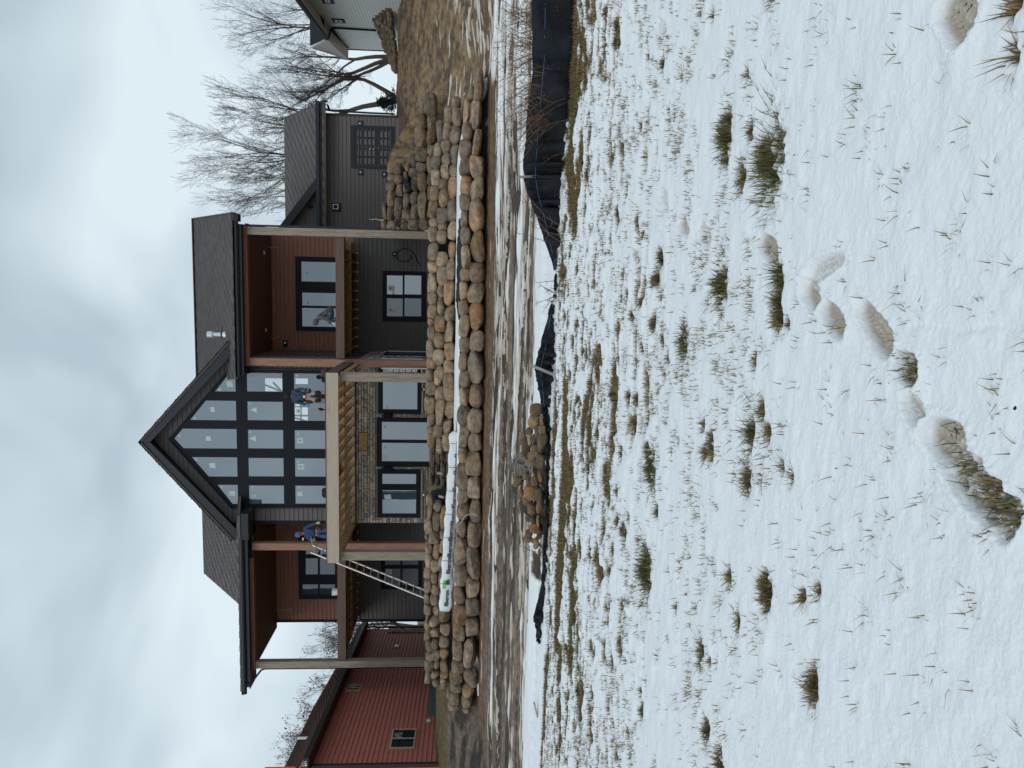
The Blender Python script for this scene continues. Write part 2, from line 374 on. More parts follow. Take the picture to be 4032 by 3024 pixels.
def snow_t(x, y, prints=True):
    a, b = bare(x, y)
    fine = fbm(x*16, y*22, 2, 5)
    far = smooth(4.5, 9.5, y)
    near = .060-.024*smooth(.50, .80, a)*(.45+.55*far)+.070*(b-.62)*(.30+.70*far)+.016*(fine-.5)*(.5+far)
    near = near+.02*(fbm(x*1.5, y*1.5, 2, 2)-.5)
    pit = smooth(.60, .72, fbm(x*4.2+7, y*8.5, 2, 1)+.22*(a-.5)); near = near-.046*pit*(.04+.96*far)
    near = near-.055*(.1+.9*far)*smooth(.72, .80, fbm(x*3+1, y*5, 2, 4)+.3*(a-.5))
    # bare strips towards the silt fence
    st = smooth(.52, .60, fbm(x*.45+3, y*1.6, 3, 1))*smooth(9.3, 10.3, y)*(1-smooth(-2.5, -.8, x))
    near = near-.09*st
    edge = smooth(11.0, 11.5, y)*smooth(.3, 1.6, x)*(1-smooth(11.9, 12.3, y))+smooth(10.5, 10.9, y)*(1-smooth(11.0, 11.3, y))*(smooth(.5, 1.2, x)*(1-smooth(3.2, 3.8, x)))*smooth(.42, .5, fbm(x*.8, y*2, 3, 0))
    near = near-.12*edge*smooth(.35, .5, fbm(x*1.2, y*1.5, 3, 4)+.15*smooth(2, 4, x))
    for (p, r, g) in CW:
        mk_ = (np.abs(x-p[0]) < 3.2*r) & (np.abs(y-p[1]) < 2.4*r)
        if not mk_.any(): continue
        xm, ym = x[mk_], y[mk_]; d = np.sqrt(((xm-p[0])/1.25)**2+((ym-p[1])/.8)**2); near[mk_] = near[mk_]-(.060+.12*(fbm(xm*24, ym*32, 2, 2)-.5))*np.exp(-(d/r)**2*1.2)
    near2 = near
    for (X0, Y0, X1, Y1, w_, dp) in (PRINTS if prints else []):
        p0, p1 = flat_hit(X0, Y0), flat_hit(X1, Y1); c = (p0+p1)/2; L_ = max(np.hypot(*(p1-p0)[:2])/2, .06); L_ = min(L_, .17)
        ax = (p1-p0)[:2]; ax = ax/np.hypot(*ax); u = (x-c[0])*ax[0]+(y-c[1])*ax[1]; v = -(x-c[0])*ax[1]+(y-c[1])*ax[0]
        wob = .02*(fbm(x*25, y*25, 2, 1)-.5)
        q = np.sqrt((np.abs(u)/L_)**2.6+(np.abs(v)/(w_/2*(1+.12*np.sin(u/L_*2.5))))**2.6)+wob*8
        ins = 1-smooth(.72, 1.12, q)
        tread = .007*(np.sin(u*230+3*np.sin(v*90)) > 0)*(np.sin(v*150) > -.5)
        near2 = near2*(1-ins)+(np.maximum(.055-dp, .004 if dp < .055 else -.004)+tread*(dp < .055)+.012*(fbm(x*80, y*80, 2, 3)-.5)+(.050*(fbm(x*60, y*75, 3, 5)-.5)+.014 if dp > .055 else 0))*ins+.012*np.exp(-((q-1.3)/.3)**2)*(fbm(x*70, y*70, 2, 2)*1.4-.2)
    near = near2
    near = near+.004*(fbm(x*45, y*60, 2, 1)-.5)*(1-smooth(4, 7, y))
    # little animal track
    tp = [flat_hit(3590+i*24, 1290-12*math.sin(i*.55)) for i in range(19)]
    for p in tp: near = near-.009*np.exp(-(((x-p[0])**2+(y-p[1])**2)/.014**2))
    # beyond the fence
    n1 = fbm(x*.2+5, (y+.18*np.sin(x*.4))*5.6, 4, 1); n2 = fbm(x*.9, y*5.5, 3, 4)
    yy = y-.9*smooth(-2, 4, x)
    cov = np.interp(x, [-14, -8, -4.5, -1.5, 0, 2, 4, 8, 12], [.16, .18, .22, .34, .46, .58, .72, .74, .66])
    front = 1-smooth(14.2, 14.8, y+.35*n2-.25*smooth(-1, 3, x))
    wallstrip = smooth(17.5, 17.9, y)*(1-smooth(18.3, 18.7, y+.3*n2))*smooth(-12.5, -11, x)
    cov = np.maximum(cov, .95*front); cov = np.maximum(cov, .66*wallstrip)
    nearwall = smooth(18.95, 19.2, y+.3*n2)*(1-smooth(4.4, 5.4, x)); cov = cov*(1-nearwall)
    hillr = smooth(19.2, 20.2, y)*smooth(4, 6, x)
    covh = np.interp(y, [19, 20.5, 22, 25, 28], [.66, .52, .36, .14, -.2]); cov = cov*(1-hillr)+covh*hillr
    rut = np.abs(((y+.12*np.sin(x*.5)-14.3) % 1.9)-.95); cov = cov-.25*(1-smooth(.1, .22, rut))*(1-front)
    mid = .16*((cov-.5)*.36+(n1*.42+n2*.33+.25*fbm(x*2.2, y*13, 2, 0)-.5)*1.25)
    mid = np.where(cov > .9, np.maximum(mid, .035), mid)
    terr = (y > 20.55) & (y < 22.) & (x > -12) & (x < 5.4)
    mid = np.where(terr, .05*smooth(.40, .5, fbm(x*.8, y*1.5, 2, 2)-.12+.24*smooth(-5.5, -3, x))-.015, mid)
    mid = np.where((y > 19.7) & (y <= 20.55) & (x < 5.4), -.05, mid)
    mid = np.where((y > 12.3) & (y < 14.0) & (x > -5.3) & (x < -2.3), -.02+.05*smooth(.5, .6, fbm(x*3, y*3, 2, 1)), mid)
    mid = np.where((y > 21.9) & (x <= 5.6), -.05, mid)
    mid = np.where((y > 19.0) & (x <= -11.5), -.05, mid)
    t = near*(1-smooth(12.3, 12.7, y))+mid*smooth(12.3, 12.7, y)
    return np.minimum(t, .09)
us = np.linspace(-.72, .56, 1000); ysn = grid_rows()
mk_grid('snow', ysn[ysn < 36], us, lambda x, y: ((lambda t: (height(x, y)+t, t))(snow_t(x, y))), MT['snow'],
        lambda x, y, t: lerp3(np.array([.40, .34, .27]), np.array([.81, .832, .852]), smooth(.002, .036, t)), keep=lambda t: t > -.006)['kind'] = 'structure'
gy = np.concatenate([np.arange(-6, .6, .4), ysn[(ysn < 12.2)][::3], ysn[(ysn >= 12.2)], [90, 130, 200, 400, 900]])
gu = np.concatenate([[-3., -2, -1.3, -1], np.linspace(-.8, .62, 520), [.8, 1.1, 1.6, 3.]])
def gz(x, y):
    z = height(x, y)+.012*(fbm(x*12, y*12, 3, 2)-.5)+.05*smooth(12.4, 13, y)*(fbm(x*3, y*6, 3, 5)-.5)*(1-smooth(60, 80, y)); return z, z
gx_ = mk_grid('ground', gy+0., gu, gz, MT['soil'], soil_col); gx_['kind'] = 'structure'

# ---------------------------------------------------------------- grass blades (uncountable) and the big clumps
def blades(P, H, lean, C, wid, name):
    n = len(P); ang = np.random.RandomState(len(P)).rand(n)*2*np.pi; d = np.stack([np.cos(ang), np.sin(ang)], 1)
    ld = lean[:, :2]
    side = np.stack([-ld[:, 1], ld[:, 0]], 1); ln = np.hypot(side[:, 0], side[:, 1])[:, None]+1e-6; side = side/ln; side = np.where(ln > .02, side, d)
    V = np.zeros((n, 5, 3))
    for k, (s, wk) in enumerate(((0, 1), (.55, .8), (1, 0))):
        cx = P[:, :2]+ld*(s**1.7)[..., None] if False else P[:, :2]+ld*(s**1.7)
        cz = P[:, 2]+H*s*(1-.25*s*np.minimum(np.hypot(ld[:, 0], ld[:, 1])/(H+1e-6), 1.5))
        if k < 2:
            V[:, 2*k, :2] = cx-side*(wid*wk/2)[:, None]; V[:, 2*k+1, :2] = cx+side*(wid*wk/2)[:, None]; V[:, 2*k, 2] = V[:, 2*k+1, 2] = cz
        else: V[:, 4, :2] = cx; V[:, 4, 2] = cz
    b = np.arange(n)*5
    tri = np.stack([np.stack([b, b+1, b+3], 1), np.stack([b, b+3, b+2], 1), np.stack([b+2, b+3, b+4], 1)], 1).reshape(-1, 3)
    me = bpy.data.meshes.new(name); me.vertices.add(n*5); me.vertices.foreach_set('co', V.reshape(-1))
    me.loops.add(tri.size); me.loops.foreach_set('vertex_index', tri.reshape(-1).astype(np.int32)); me.polygons.add(len(tri))
    me.polygons.foreach_set('loop_start', np.arange(0, tri.size, 3, dtype=np.int32)); me.polygons.foreach_set('loop_total', np.full(len(tri), 3, dtype=np.int32))
    me.update(calc_edges=True)
    a = me.color_attributes.new('col', 'FLOAT_COLOR', 'POINT'); Cc = np.repeat(np.concatenate([C, np.ones((n, 1))], 1), 5, 0); a.data.foreach_set('color', Cc.reshape(-1))
    me.materials.append(MT['grass']); o = bpy.data.objects.new(name, me); col.objects.link(o); return o
rs = np.random.RandomState(3)
GREEN = np.array([.11, .13, .045]); STRAW = np.array([.25, .165, .085]); OLIVE = np.array([.165, .13, .055])
def bcol(n, g):
    t = rs.rand(n); c = np.where((t < g)[:, None], GREEN, np.where((t < g+.35)[:, None], OLIVE, STRAW)); return c*(.7+.6*rs.rand(n, 1))
nc = 90000
u = rs.rand(nc)*1.25-.70; y = (rs.rand(nc)**.8*(12.6**1-1.4)+1.4); x = u*(y+1.2)
t = snow_t(x, y, False); a_, b_ = bare(x, y)
pr = np.clip((.034-t)/.03, 0, 1)*.9+.022+.10*smooth(5, 9, y)*smooth(.5, .6, b_)
k = rs.rand(nc) < pr; x, y, t = x[k], y[k], t[k]
tp_ = snow_t(x, y); kp = (t-tp_ < .02) | (rs.rand(len(x)) < .35); x, y, t = x[kp], y[kp], np.minimum(t, tp_)[kp]
m = rs.poisson(1.6+4*np.clip((.02-t)/.03, 0, 1))+1; xx = np.repeat(x, m); yy = np.repeat(y, m); tt = np.repeat(t, m)
xx = xx+rs.randn(len(xx))*.02; yy = yy+rs.randn(len(yy))*.014; 
# small separate tufts
nk = 7000; uk = rs.rand(nk)*1.25-.70; yk = 1.5+rs.rand(nk)**.75*11; xk = uk*(yk+1.2); dk_ = fbm(xk*1.6+4, yk*2.4, 3, 2); kk = rs.rand(nk) < (.05+.95*smooth(.47, .60, dk_))*(.22+.78*smooth(2.5, 6, yk)); xk, yk = xk[kk], yk[kk]
mk = rs.poisson(7, len(xk))+3; rk = np.repeat(.010+.025*rs.rand(len(xk)), mk); xt = np.repeat(xk, mk)+rs.randn(mk.sum())*rk*1.5; yt = np.repeat(yk, mk)+rs.randn(mk.sum())*rk*.7; ttk = snow_t(xt, yt)
xx = np.concatenate([xx, xt]); yy = np.concatenate([yy, yt]); tt = np.concatenate([tt, np.maximum(ttk, .02)])
for (X0, Y0, X1, Y1, w_, dp) in PRINTS:
    if dp > .055: p0, p1 = flat_hit(X0, Y0), flat_hit(X1, Y1); k_ = 75; s_ = rs.rand(k_)*1.2-.1; qx = p0[0]+(p1[0]-p0[0])*s_+rs.randn(k_)*.03; qy = p0[1]+(p1[1]-p0[1])*s_+rs.randn(k_)*.03; xx = np.concatenate([xx, qx]); yy = np.concatenate([yy, qy]); tt = np.concatenate([tt, np.full(k_, .03)])
n = len(xx)
hh = height(xx, yy)+np.maximum(tt-.03, -.01); H = (.045+.05*rs.rand(n))+.0*tt; H = np.where(tt > .05, H*.75+.02, H)
ln = rs.randn(n, 2)*.032
cl = fbm(xx*.8, yy*.8, 2, 4); g = np.where(cl > .55, .45, .15)
C = bcol(n, 0); tg = rs.rand(n) < g; C[tg] = GREEN*(.7+.6*rs.rand(tg.sum(), 1))
go = blades(np.stack([xx, yy, hh], 1), H, ln, C, .0034+.0006*yy, 'grass'); tag(go, kind='stuff', label='short straw and green grass blades poking through the snow', cat='grass')
names = ['widest green grass tuft standing out of the snow at middle right', 'green tuft of long blades just above and left of the widest tuft', 'long green grass tuft beside the second boot print', 'green grass tuft on the open snow right of centre',
 'dense yellow green tuft in the middle of the snow field', 'bushy dark green tuft left of centre in the snow', 'small sparse green tuft between the footprints', 'small green tuft directly beside a boot print',
 'brown tuft in a bare patch at the lower right corner', 'brown tuft at the right edge near the bottom']
for i, (p, r, gcol) in enumerate(CW[:10]):
    n = int(330*(r/.2)**1.2); an = rs.rand(n)*6.283; rr = r*np.abs(rs.randn(n))*.62*(1+.35*np.sin(an*3+i)); px = p[0]+np.cos(an)*rr*1.35; py = p[1]+np.sin(an)*rr*.62
    H = (.055+.10*rs.rand(n))*np.clip(1-.25*rr/r, .4, 1)*(1+.25*(r > .2)); ln = np.stack([np.cos(an)*rr, np.sin(an)*rr], 1)/r*.06+rs.randn(n, 2)*.045
    o = blades(np.stack([px, py, height(px, py)-.005], 1), H, ln, bcol(n, .62 if gcol else .1), np.full(n, .0048)+.0006*p[1], 'grass_tuft')
    tag(o, names[i], 'grass tuft', 'grass tufts in the snow')
xs, ys_, gs = [], [], []
for (p, r, gcol) in CW[10:]:
    n = int(420*(r/.2)**1.15)+5; an = rs.rand(n)*6.283; rr = r*np.abs(rs.randn(n))*.7; xs.append(p[0]+np.cos(an)*rr*1.3); ys_.append(p[1]+np.sin(an)*rr*.6); gs.append(np.full(n, gcol))
x2 = np.concatenate(xs); y2 = np.concatenate(ys_); n = len(x2)
# shaggy brown grass on the bare strips near the fence
nb = 26000; xb = rs.rand(nb)*14-9; yb = 9.6+rs.rand(nb)*2.9; kb = snow_t(xb, yb) < .004; xb, yb = xb[kb], yb[kb]
x2 = np.concatenate([x2, xb]); y2 = np.concatenate([y2, yb]); n = len(x2)
o = blades(np.stack([x2, y2, height(x2, y2)-.004], 1), .05+.06*rs.rand(n), rs.randn(n, 2)*.05, np.where((x2 > .8)[:, None], STRAW*.75*(.6+.6*rs.rand(n, 1)), bcol(n, .22)), .004+.0007*y2, 'grass'); tag(o, kind='stuff', label='matted brown and olive grass on the bare strips', cat='grass')
# ---------------------------------------------------------------- building helpers
def siding(mb, P0, e, n, z0, z1, xl, xr, ex=.188, th=.036):
    """horizontal lap boards: each course a sloping board with its own butt edge"""
    P0, e, n = Vector(P0), Vector(e), Vector(n); fl = xl if callable(xl) else (lambda z: xl); fr = xr if callable(xr) else (lambda z: xr)
    z = z0
    while z < z1-1e-3:
        zt = min(z+ex, z1); a0, b0, a1, b1 = fl(z), fr(z), fl(zt), fr(zt)
        if b1 <= a1: b1 = a1 = (a1+b1)/2
        if b0 > a0+.01:
            v = [P0+e*a0+n*th, P0+e*b0+n*th, P0+e*b1+n*.003, P0+e*a1+n*.003, P0+e*a0-n*.01, P0+e*b0-n*.01, P0+e*b1-n*.01, P0+e*a1-n*.01]
            for k, zz in enumerate((z, z, zt, zt, z, z, zt, zt)): v[k] = Vector((v[k].x, v[k].y, zz))
            mb.add(v, [(0,1,2,3), (0,4,5,1), (1,5,6,2), (0,3,7,4), (3,2,6,7)])
        z += ex
def shingles(mb, P, Q, S, T, base, ex=.15, tab=.28, seed=1):
    """roof plane P,Q (eave left,right) T,S (ridge left,right): staggered shingle tabs in courses"""
    r = random.Random(seed); P, Q, S, T = map(Vector, (P, Q, S, T)); n = (Q-P).cross(T-P).normalized()
    if n.z < 0: n = -n
    H = ((T+S)/2-(P+Q)/2).length; k = int(H/ex)
    for i in range(k):
        a, b = P.lerp(T, i/k), Q.lerp(S, i/k); a2, b2 = P.lerp(T, (i+1)/k), Q.lerp(S, (i+1)/k); W = (b-a).length; m = max(int(W/tab), 1); off = (i % 2)*.5
        for j in range(-1, m+1):
            s0, s1 = max((j+off)/m, 0), min((j+1+off)/m, 1)
            if s1 <= s0: continue
            dk_ = (j+i//2) % 2; f = (.55 if dk_ else 1.05)+.25*r.random(); th = .010 if dk_ else .026
            mb.color([c*f for c in base])
            v = [a.lerp(b, s0)+n*th, a.lerp(b, s1)+n*th, a2.lerp(b2, s1)+n*.002, a2.lerp(b2, s0)+n*.002, a.lerp(b, s0)-n*.02, a.lerp(b, s1)-n*.02]
            mb.add(v, [(0,1,2,3), (0,4,5,1)])
    mb.color(base); mb.add([P-n*.02, Q-n*.02, S-n*.02, T-n*.02, P-n*.10, Q-n*.10, S-n*.10, T-n*.10], [(0,1,2,3), (4,5,6,7), (0,1,5,4), (1,2,6,5), (2,3,7,6), (3,0,4,7)])
def rectp(X0, X1, Y0, Y1, y):
    """loop on the plane y from a pixel rectangle (X down, Y to the left)"""
    c = PY((X0+X1)/2, (Y0+Y1)/2, y); a = PY(X0, (Y0+Y1)/2, y); b = PY(X1, (Y0+Y1)/2, y); l = PY((X0+X1)/2, Y1, y); r = PY((X0+X1)/2, Y0, y)
    return l[0], r[0], b[2], a[2]           # x0, x1, z0, z1
def loop(x0, x1, z0, z1, y): return [(x0, y, z0), (x1, y, z0), (x1, y, z1), (x0, y, z1)]
def window(parent, outer, panes, y, mats='pane', name='window', th=.07, stick=(), inner=.02):
    """outer / panes: (x0,x1,z0,z1) rectangles, or lists of (x,z) points; a dark frame plate with real glass set back in it"""
    tol = lambda q: [(a, y-th, b) for a, b in q] if isinstance(q, list) else loop(*q, y-th)
    mb = MB(); mb.plate(tol(outer), [tol(p) for p in panes], (0, th, 0)); f = mb.build(name, MT['frame'], parent, bevel=.006)
    for i, p in enumerate(panes):
        q = tol(p); m = mats[i] if isinstance(mats, (list, tuple)) else mats
        g = MB(); g.add([(a, y-th+.02, c) for a, b, c in q], [list(range(len(q)))]); g.build('pane', MT[m], f)
        # thin sash bead round each pane
        s = MB(); k = len(q); cx = sum(a for a, b, c in q)/k; cz = sum(c for a, b, c in q)/k
        inn = [(a+(cx-a)*inner/abs(cx-a+1e-9)*1.0, y-th+.006, c+(cz-c)*inner/abs(cz-c+1e-9)) for a, b, c in q] if k == 4 else None
        if inn and not isinstance(p, list): s.plate([(a, y-th+.006, c) for a, b, c in q], [inn], (0, .012, 0)); s.build('sash', MT['metal'], f)
    for (sx, sz, w_, h_, kind) in stick:
        s = MB(); t_ = y-th+.016
        if kind == 'leaf':
            s.add([(sx-w_/2, t_, sz-h_/2), (sx+w_/2, t_, sz-h_/2), (sx+w_/2, t_, sz+h_/2), (sx-w_/2, t_, sz+h_/2)], [(0,1,2,3)]); so_ = s.build('sticker', MT['sticker'], f)
            q = MB()
            for a in range(5):
                an = a*1.256+.3; q.add([(sx, t_-.003, sz+.1*h_), (sx+.13*w_*math.cos(an-.5), t_-.003, sz+.1*h_+.13*h_*math.sin(an-.5)), (sx+.30*w_*math.cos(an), t_-.003, sz+.1*h_+.30*h_*math.sin(an)), (sx+.13*w_*math.cos(an+.5), t_-.003, sz+.1*h_+.13*h_*math.sin(an+.5))], [(0,1,2,3)])
            q.box(sx-.32*w_, sx+.32*w_, t_-.003, t_-.002, sz-.36*h_, sz-.31*h_)
            q.build('sticker_print', MT['stickergreen'], f)
        else:
            tri = [(sx-w_/2, t_, sz-h_/2), (sx+w_/2, t_, sz-h_*.4), (sx+w_*.4, t_, sz+h_/2), (sx-w_*.45, t_, sz+h_*.42)]
            if kind == 'tri': tri = [(sx-w_*.5, t_, sz-h_/2), (sx+w_/2, t_, sz-h_*.45), (sx+w_*.1, t_, sz+h_/2)]
            s.add(tri, [list(range(len(tri)))]); s.build('sticker', MT['sticker' if kind != 'faint' else 'stickergrey'] if kind != 'yellow' else MT['yellow'], f)
    return f
def PB(name, m, parent, *boxes, bevel=0):
    mb = MB()
    for b in boxes[1:]: PB(name, m, parent, b, bevel=bevel)
    mb.box(*boxes[0]); return mb.build(name, MT[m], parent, bevel=bevel)
EX = (1, 0, 0); NY = (0, -1, 0)
# ---------------------------------------------------------------- the dark house
H = thing('house', (-6.2, 31, 2.5), 'large dark house with a steep glass fronted gable between two covered timber porches', 'house')
GX0, GX1, GC = -9.64, -2.86, -6.22; GY = 31.; apz = 14.1; sl_ = .885
def rz(x): return apz-.12-sl_*abs(x-GC)      # roof underside line over the gable
# gable wall siding above the stone (window plate covers the middle)
mb = MB(); xl = lambda z: max(GX0, GC-(apz-.3-z)/sl_); xr = lambda z: min(GX1, GC+(apz-.3-z)/sl_)
siding(mb, (0, GY, 0), EX, NY, 5.7, 13.75, xl, lambda z: max(xl(z), min(xr(z), GC-2.78)) if z < 10.85 else (max(xl(z), GC-(13.0-z)/.86) if z < 13.0 else xr(z)))
siding(mb, (0, GY, 0), EX, NY, 5.7, 13.0, lambda z: min(xr(z), max(xl(z), GC+2.84)) if z < 10.85 else min(xr(z), GC+(13.0-z)/.84), xr)
mb.build('gable_wall', MT['siding'], H)
# great window: one black plate with fifteen real openings
def P2(X, Y): p = PY(X, Y, GY-.07); return (p[0], p[2])
out_ = [P2(1345, 1456), P2(901, 1452), P2(663, 1729), P2(912, 2001), P2(1345, 1997)]
cx_ = [(1467, 1544), (1580, 1657), (1691, 1768), (1802, 1878), (1910, 1985)]
tops = [[P2(907, 1467), P2(846, 1544)], [P2(810, 1580), P2(748, 1657)], [P2(719, 1691), P2(686, 1727), P2(722, 1768)], [P2(754, 1802), P2(821, 1878)], [P2(855, 1910), P2(915, 1985)]]
panes = []; xr_ = []
for (a, b) in cx_:
    r0, l0 = P2(1040, a)[0], P2(1040, b)[0]; xr_.append((l0, r0))
for i, (l0, r0) in enumerate(xr_):
    zb = P2(931, 1700)[1]; tp = tops[i]
    pl = [(r0, tp[0][1])]+([(tp[1][0], tp[1][1])] if len(tp) == 3 else [])+[(l0, tp[-1][1])]
    panes.append([(l0, zb), (r0, zb)]+pl)
z3t, z3b, z4t, z4b = P2(974, 1700)[1], P2(1116, 1700)[1], P2(1158, 1700)[1], P2(1330, 1700)[1]
for l0, r0 in xr_: panes.append((l0, r0, z3b, z3t))
for l0, r0 in xr_: panes.append((l0, r0, z4b, z4t))
mt_ = ['pane']*15; 
for i in (5, 10, 11): mt_[i] = 'pane_see'
def stk(X, Y, w_, h_, k): p = P2(X, Y); return (p[0], p[1], w_, h_, k)
st = [stk(904, 1512, .24, .26, ''), stk(836, 1612, .22, .18, ''), stk(820, 1727, .2, .2, ''), stk(836, 1833, .22, .26, ''), stk(913, 1943, .2, .27, ''),
      stk(998, 1615, .24, .26, 'tri'), stk(994, 1728, .24, .26, 'tri'), stk(998, 1955, .2, .24, 'tri'), stk(1182, 1735, .22, .24, 'leaf'), stk(1185, 1838, .22, .26, 'leaf'), stk(1180, 1945, .2, .22, ''), stk(1178, 1619, .2, .24, 'leaf'),
      stk(864, 1534, .1, .1, ''), stk(766, 1647, .09, .1, ''), stk(704, 1716, .09, .1, ''), stk(772, 1809, .09, .1, ''), stk(872, 1918, .09, .1, ''),
      stk(982, 1589, .09, .06, ''), stk(985, 1701, .09, .06, ''), stk(994, 1920, .09, .06, ''), stk(1168, 1479, .09, .06, ''), stk(1173, 1708, .09, .06, ''), stk(1174, 1818, .09, .06, ''), stk(1177, 1919, .09, .06, '')]
gw = window(H, out_, panes, GY, mt_, 'gable_window', th=.07, stick=st)
# raised trim round the great window
mb = MB()
for a, b in zip(out_[:-1], out_[1:]): mb.beam((a[0], GY-.075, a[1]), (b[0], GY-.075, b[1]), .05, .10, (0, -1, 0))
mb.build('window_trim', MT['metal'], H)
# room behind the glass: real walls with openings towards the sky
mb = MB(); yb = 40.
bx = lambda X0, X1, Y0, Y1: loop(*rectp(X0, X1, Y0, Y1, yb), yb)
mb.plate(loop(GX0+.1, GX1-.1, 5.8, 13.6, yb), [bx(1042, 1150, 1490, 1542), bx(1162, 1212, 1490, 1513), bx(1160, 1212, 1566, 1600), bx(1160, 1212, 1604, 1634), bx(1160, 1212, 1640, 1660)], (0, .1, 0))
mb.box(GX0+.1, GX0+.2, 31.2, 40, 5.8, 10.6); mb.box(GX1-.2, GX1-.1, 31.2, 40, 5.8, 10.6); mb.box(GX0+.2, GX1-.2, 31.2, 40, 5.7, 5.8)
mb.box(-4.9, -4.8, 31.3, 36, 5.8, 8.)
for X0, Y0, X1, Y1 in ((1042, 1515, 1110, 1542), (1075, 1505, 1110, 1542), (1160, 1590, 1212, 1575), (1160, 1645, 1212, 1660)):
    mb.beam(PY(X0, Y0, yb-.05), PY(X1, Y1, yb-.05), .08, .08)
mb.beam(PY(1185, 1560, 39.9), PY(1185, 1664, 39.9), .08, .08)
mb.build('interior_wall', MT['interior'], H)
# gable roof: two slabs with rake boards, soffit and shingles
for s in (-1, 1):
    mb = MB(); ex_ = 3.95; y0, y1 = 30.38, 37.5
    A = Vector((GC, y0, apz)); B = Vector((GC+s*ex_, y0, apz-sl_*ex_)); dn = Vector((0, 0, -.42))
    mb.prism([A, B, B+Vector((-s*.0, 0, -.30)), B+dn*.0+Vector((-s*.28, 0, -.30)), A+Vector((0, 0, -.42))], (0, .05, 0)); mb.build('rake_board', MT['metal'], H, bevel=.01)
    mb = MB(); mb.prism([A+Vector((0, .05, -.16)), B+Vector((0, .05, -.16)), B+Vector((0, .05, -.22)), A+Vector((0, .05, -.22))], (0, .62, 0)); mb.build('soffit', MT['trim'], H)
    mb = MB(); e0 = A+Vector((0, -.04, .03)); e1 = B+Vector((s*.03, -.04, .03)); d_ = Vector((0, y1-y0, 0))
    P_, Q_ = (e0+d_, e0) if 0 else (e1, e1+d_)
    shingles(mb, e1, e1+d_, e0+d_, e0, (.085, .075, .07), seed=5+s); mb.build('roof', MT['shingle'], H)
    # boxed eave return at the foot of each rake
    xr0 = GC+s*(ex_-.35); mb = MB(); zb_ = apz-sl_*ex_-.30
    mb.box(min(xr0, xr0+s*.36), max(xr0, xr0+s*.36), y0+.051, GY-.03, zb_, zb_+.34); mb.build('eave_return', MT['metal'], H)
# stone veneer
def veneer(mb, P0, e, n, a0, a1, z0, z1, holes, seed, mx_=.42):
    r = random.Random(seed); e = Vector(e); n = Vector(n); P0 = Vector(P0); z = z0
    pal = [(.36, .315, .27), (.31, .28, .25), (.27, .25, .235), (.38, .33, .27), (.38, .28, .19), (.31, .26, .22), (.34, .325, .30), (.23, .215, .205)]
    while z < z1:
        h = r.choice((.055, .075, .095, .12, .15)); zt = min(z+h, z1); a = a0
        while a < a1:
            w_ = r.uniform(.12, mx_) if h < .13 else r.uniform(.12, .28); b = min(a+w_, a1)
            if a1-b < .06: b = a1
            segs = [(a, b)]
            for (ha, hb, hz0, hz1) in holes:
                if zt > hz0+.02 and z < hz1-.02:
                    ns = []
                    for p, q in segs:
                        if q <= ha or p >= hb: ns.append((p, q)); continue
                        if p < ha: ns.append((p, ha))
                        if q > hb: ns.append((hb, q))
                    segs = ns
            for p, q in segs:
                if q-p < .03: continue
                c = r.choice(pal); f = r.uniform(.8, 1.25); mb.color([v*f for v in c]); t_ = r.uniform(.02, .045); g = .004
                v = []
                for dd, i_ in ((0, 0), (t_, .012)):
                    for aa, zz in ((p+g+i_, z+g+i_), (q-g-i_, z+g+i_), (q-g-i_, zt-g-i_), (p+g+i_, zt-g-i_)):
                        k = P0+e*(aa+r.uniform(-.004, .004)*(i_ > 0))+n*(dd+(r.uniform(-.01, .01) if i_ else 0)); v.append((k.x, k.y, zz+r.uniform(-.004, .004)*(i_ > 0)))
                mb.add(v, [(4,5,6,7), (0,1,5,4), (1,2,6,5), (2,3,7,6), (3,0,4,7)])
            a = b
        z = zt
wins = [rectp(1490, 1660, 1428, 1628, GY), rectp(1484, 1700, 1645, 1836, GY), rectp(1487, 1657, 1848, 2036, GY)]
mb = MB(); veneer(mb, (0, GY, 0), EX, NY, GX0, GX1, 2.3, 5.82, [w_ for w_ in wins]+[rectp(1413, 1448, 1702, 1772, GY)], 11)
bo = rectp(1414, 1447, 1703, 1771, GY); mb.color((.30, .17, .075)); mb.box(bo[0], bo[1], GY-.07, GY, bo[2], bo[3])
veneer(mb, (GX1, GY, 0), (0, 1, 0), (1, 0, 0), .03, 3.2, 2.3, 5.6, [(1.3, 2.9, 2.9, 4.9)], 12); mb.build('stone_wall', MT['stone'], H)
mb = MB(); mb.box(GX0+.01, GX1-.01, GY+.005, GY+.1, 2.3, 5.7); mb.build('wall', MT['mortar'], H)
mb = MB(); mb.box(GX1+.01, GX1+.07, 32.35, 33.9, 2.95, 4.85); g_ = mb.build('side_window', MT['frame'], H)
PB('pane', 'pane', g_, (GX1+.072, GX1+.075, 32.5, 33.75, 3.1, 4.7)); PB('frame_edge', 'plastic', g_, (GX1+.07, GX1+.10, 33.76, 33.80, 3.0, 4.8))
rp = lambda *a: rectp(*a, GY-.06)
window(H, wins[0], [rp(1506, 1645, 1500, 1613), rp(1506, 1645, 1440, 1484)], GY, 'pane', stick=[(rp(1634, 1640, 1600, 1604)[0], rp(1513, 1525, 1600, 1610)[2], .1, .08, 'faint'), (rp(1519, 1521, 1455, 1460)[0], rp(1519, 1521, 1455, 1460)[2], .2, .2, '')], th=.09)
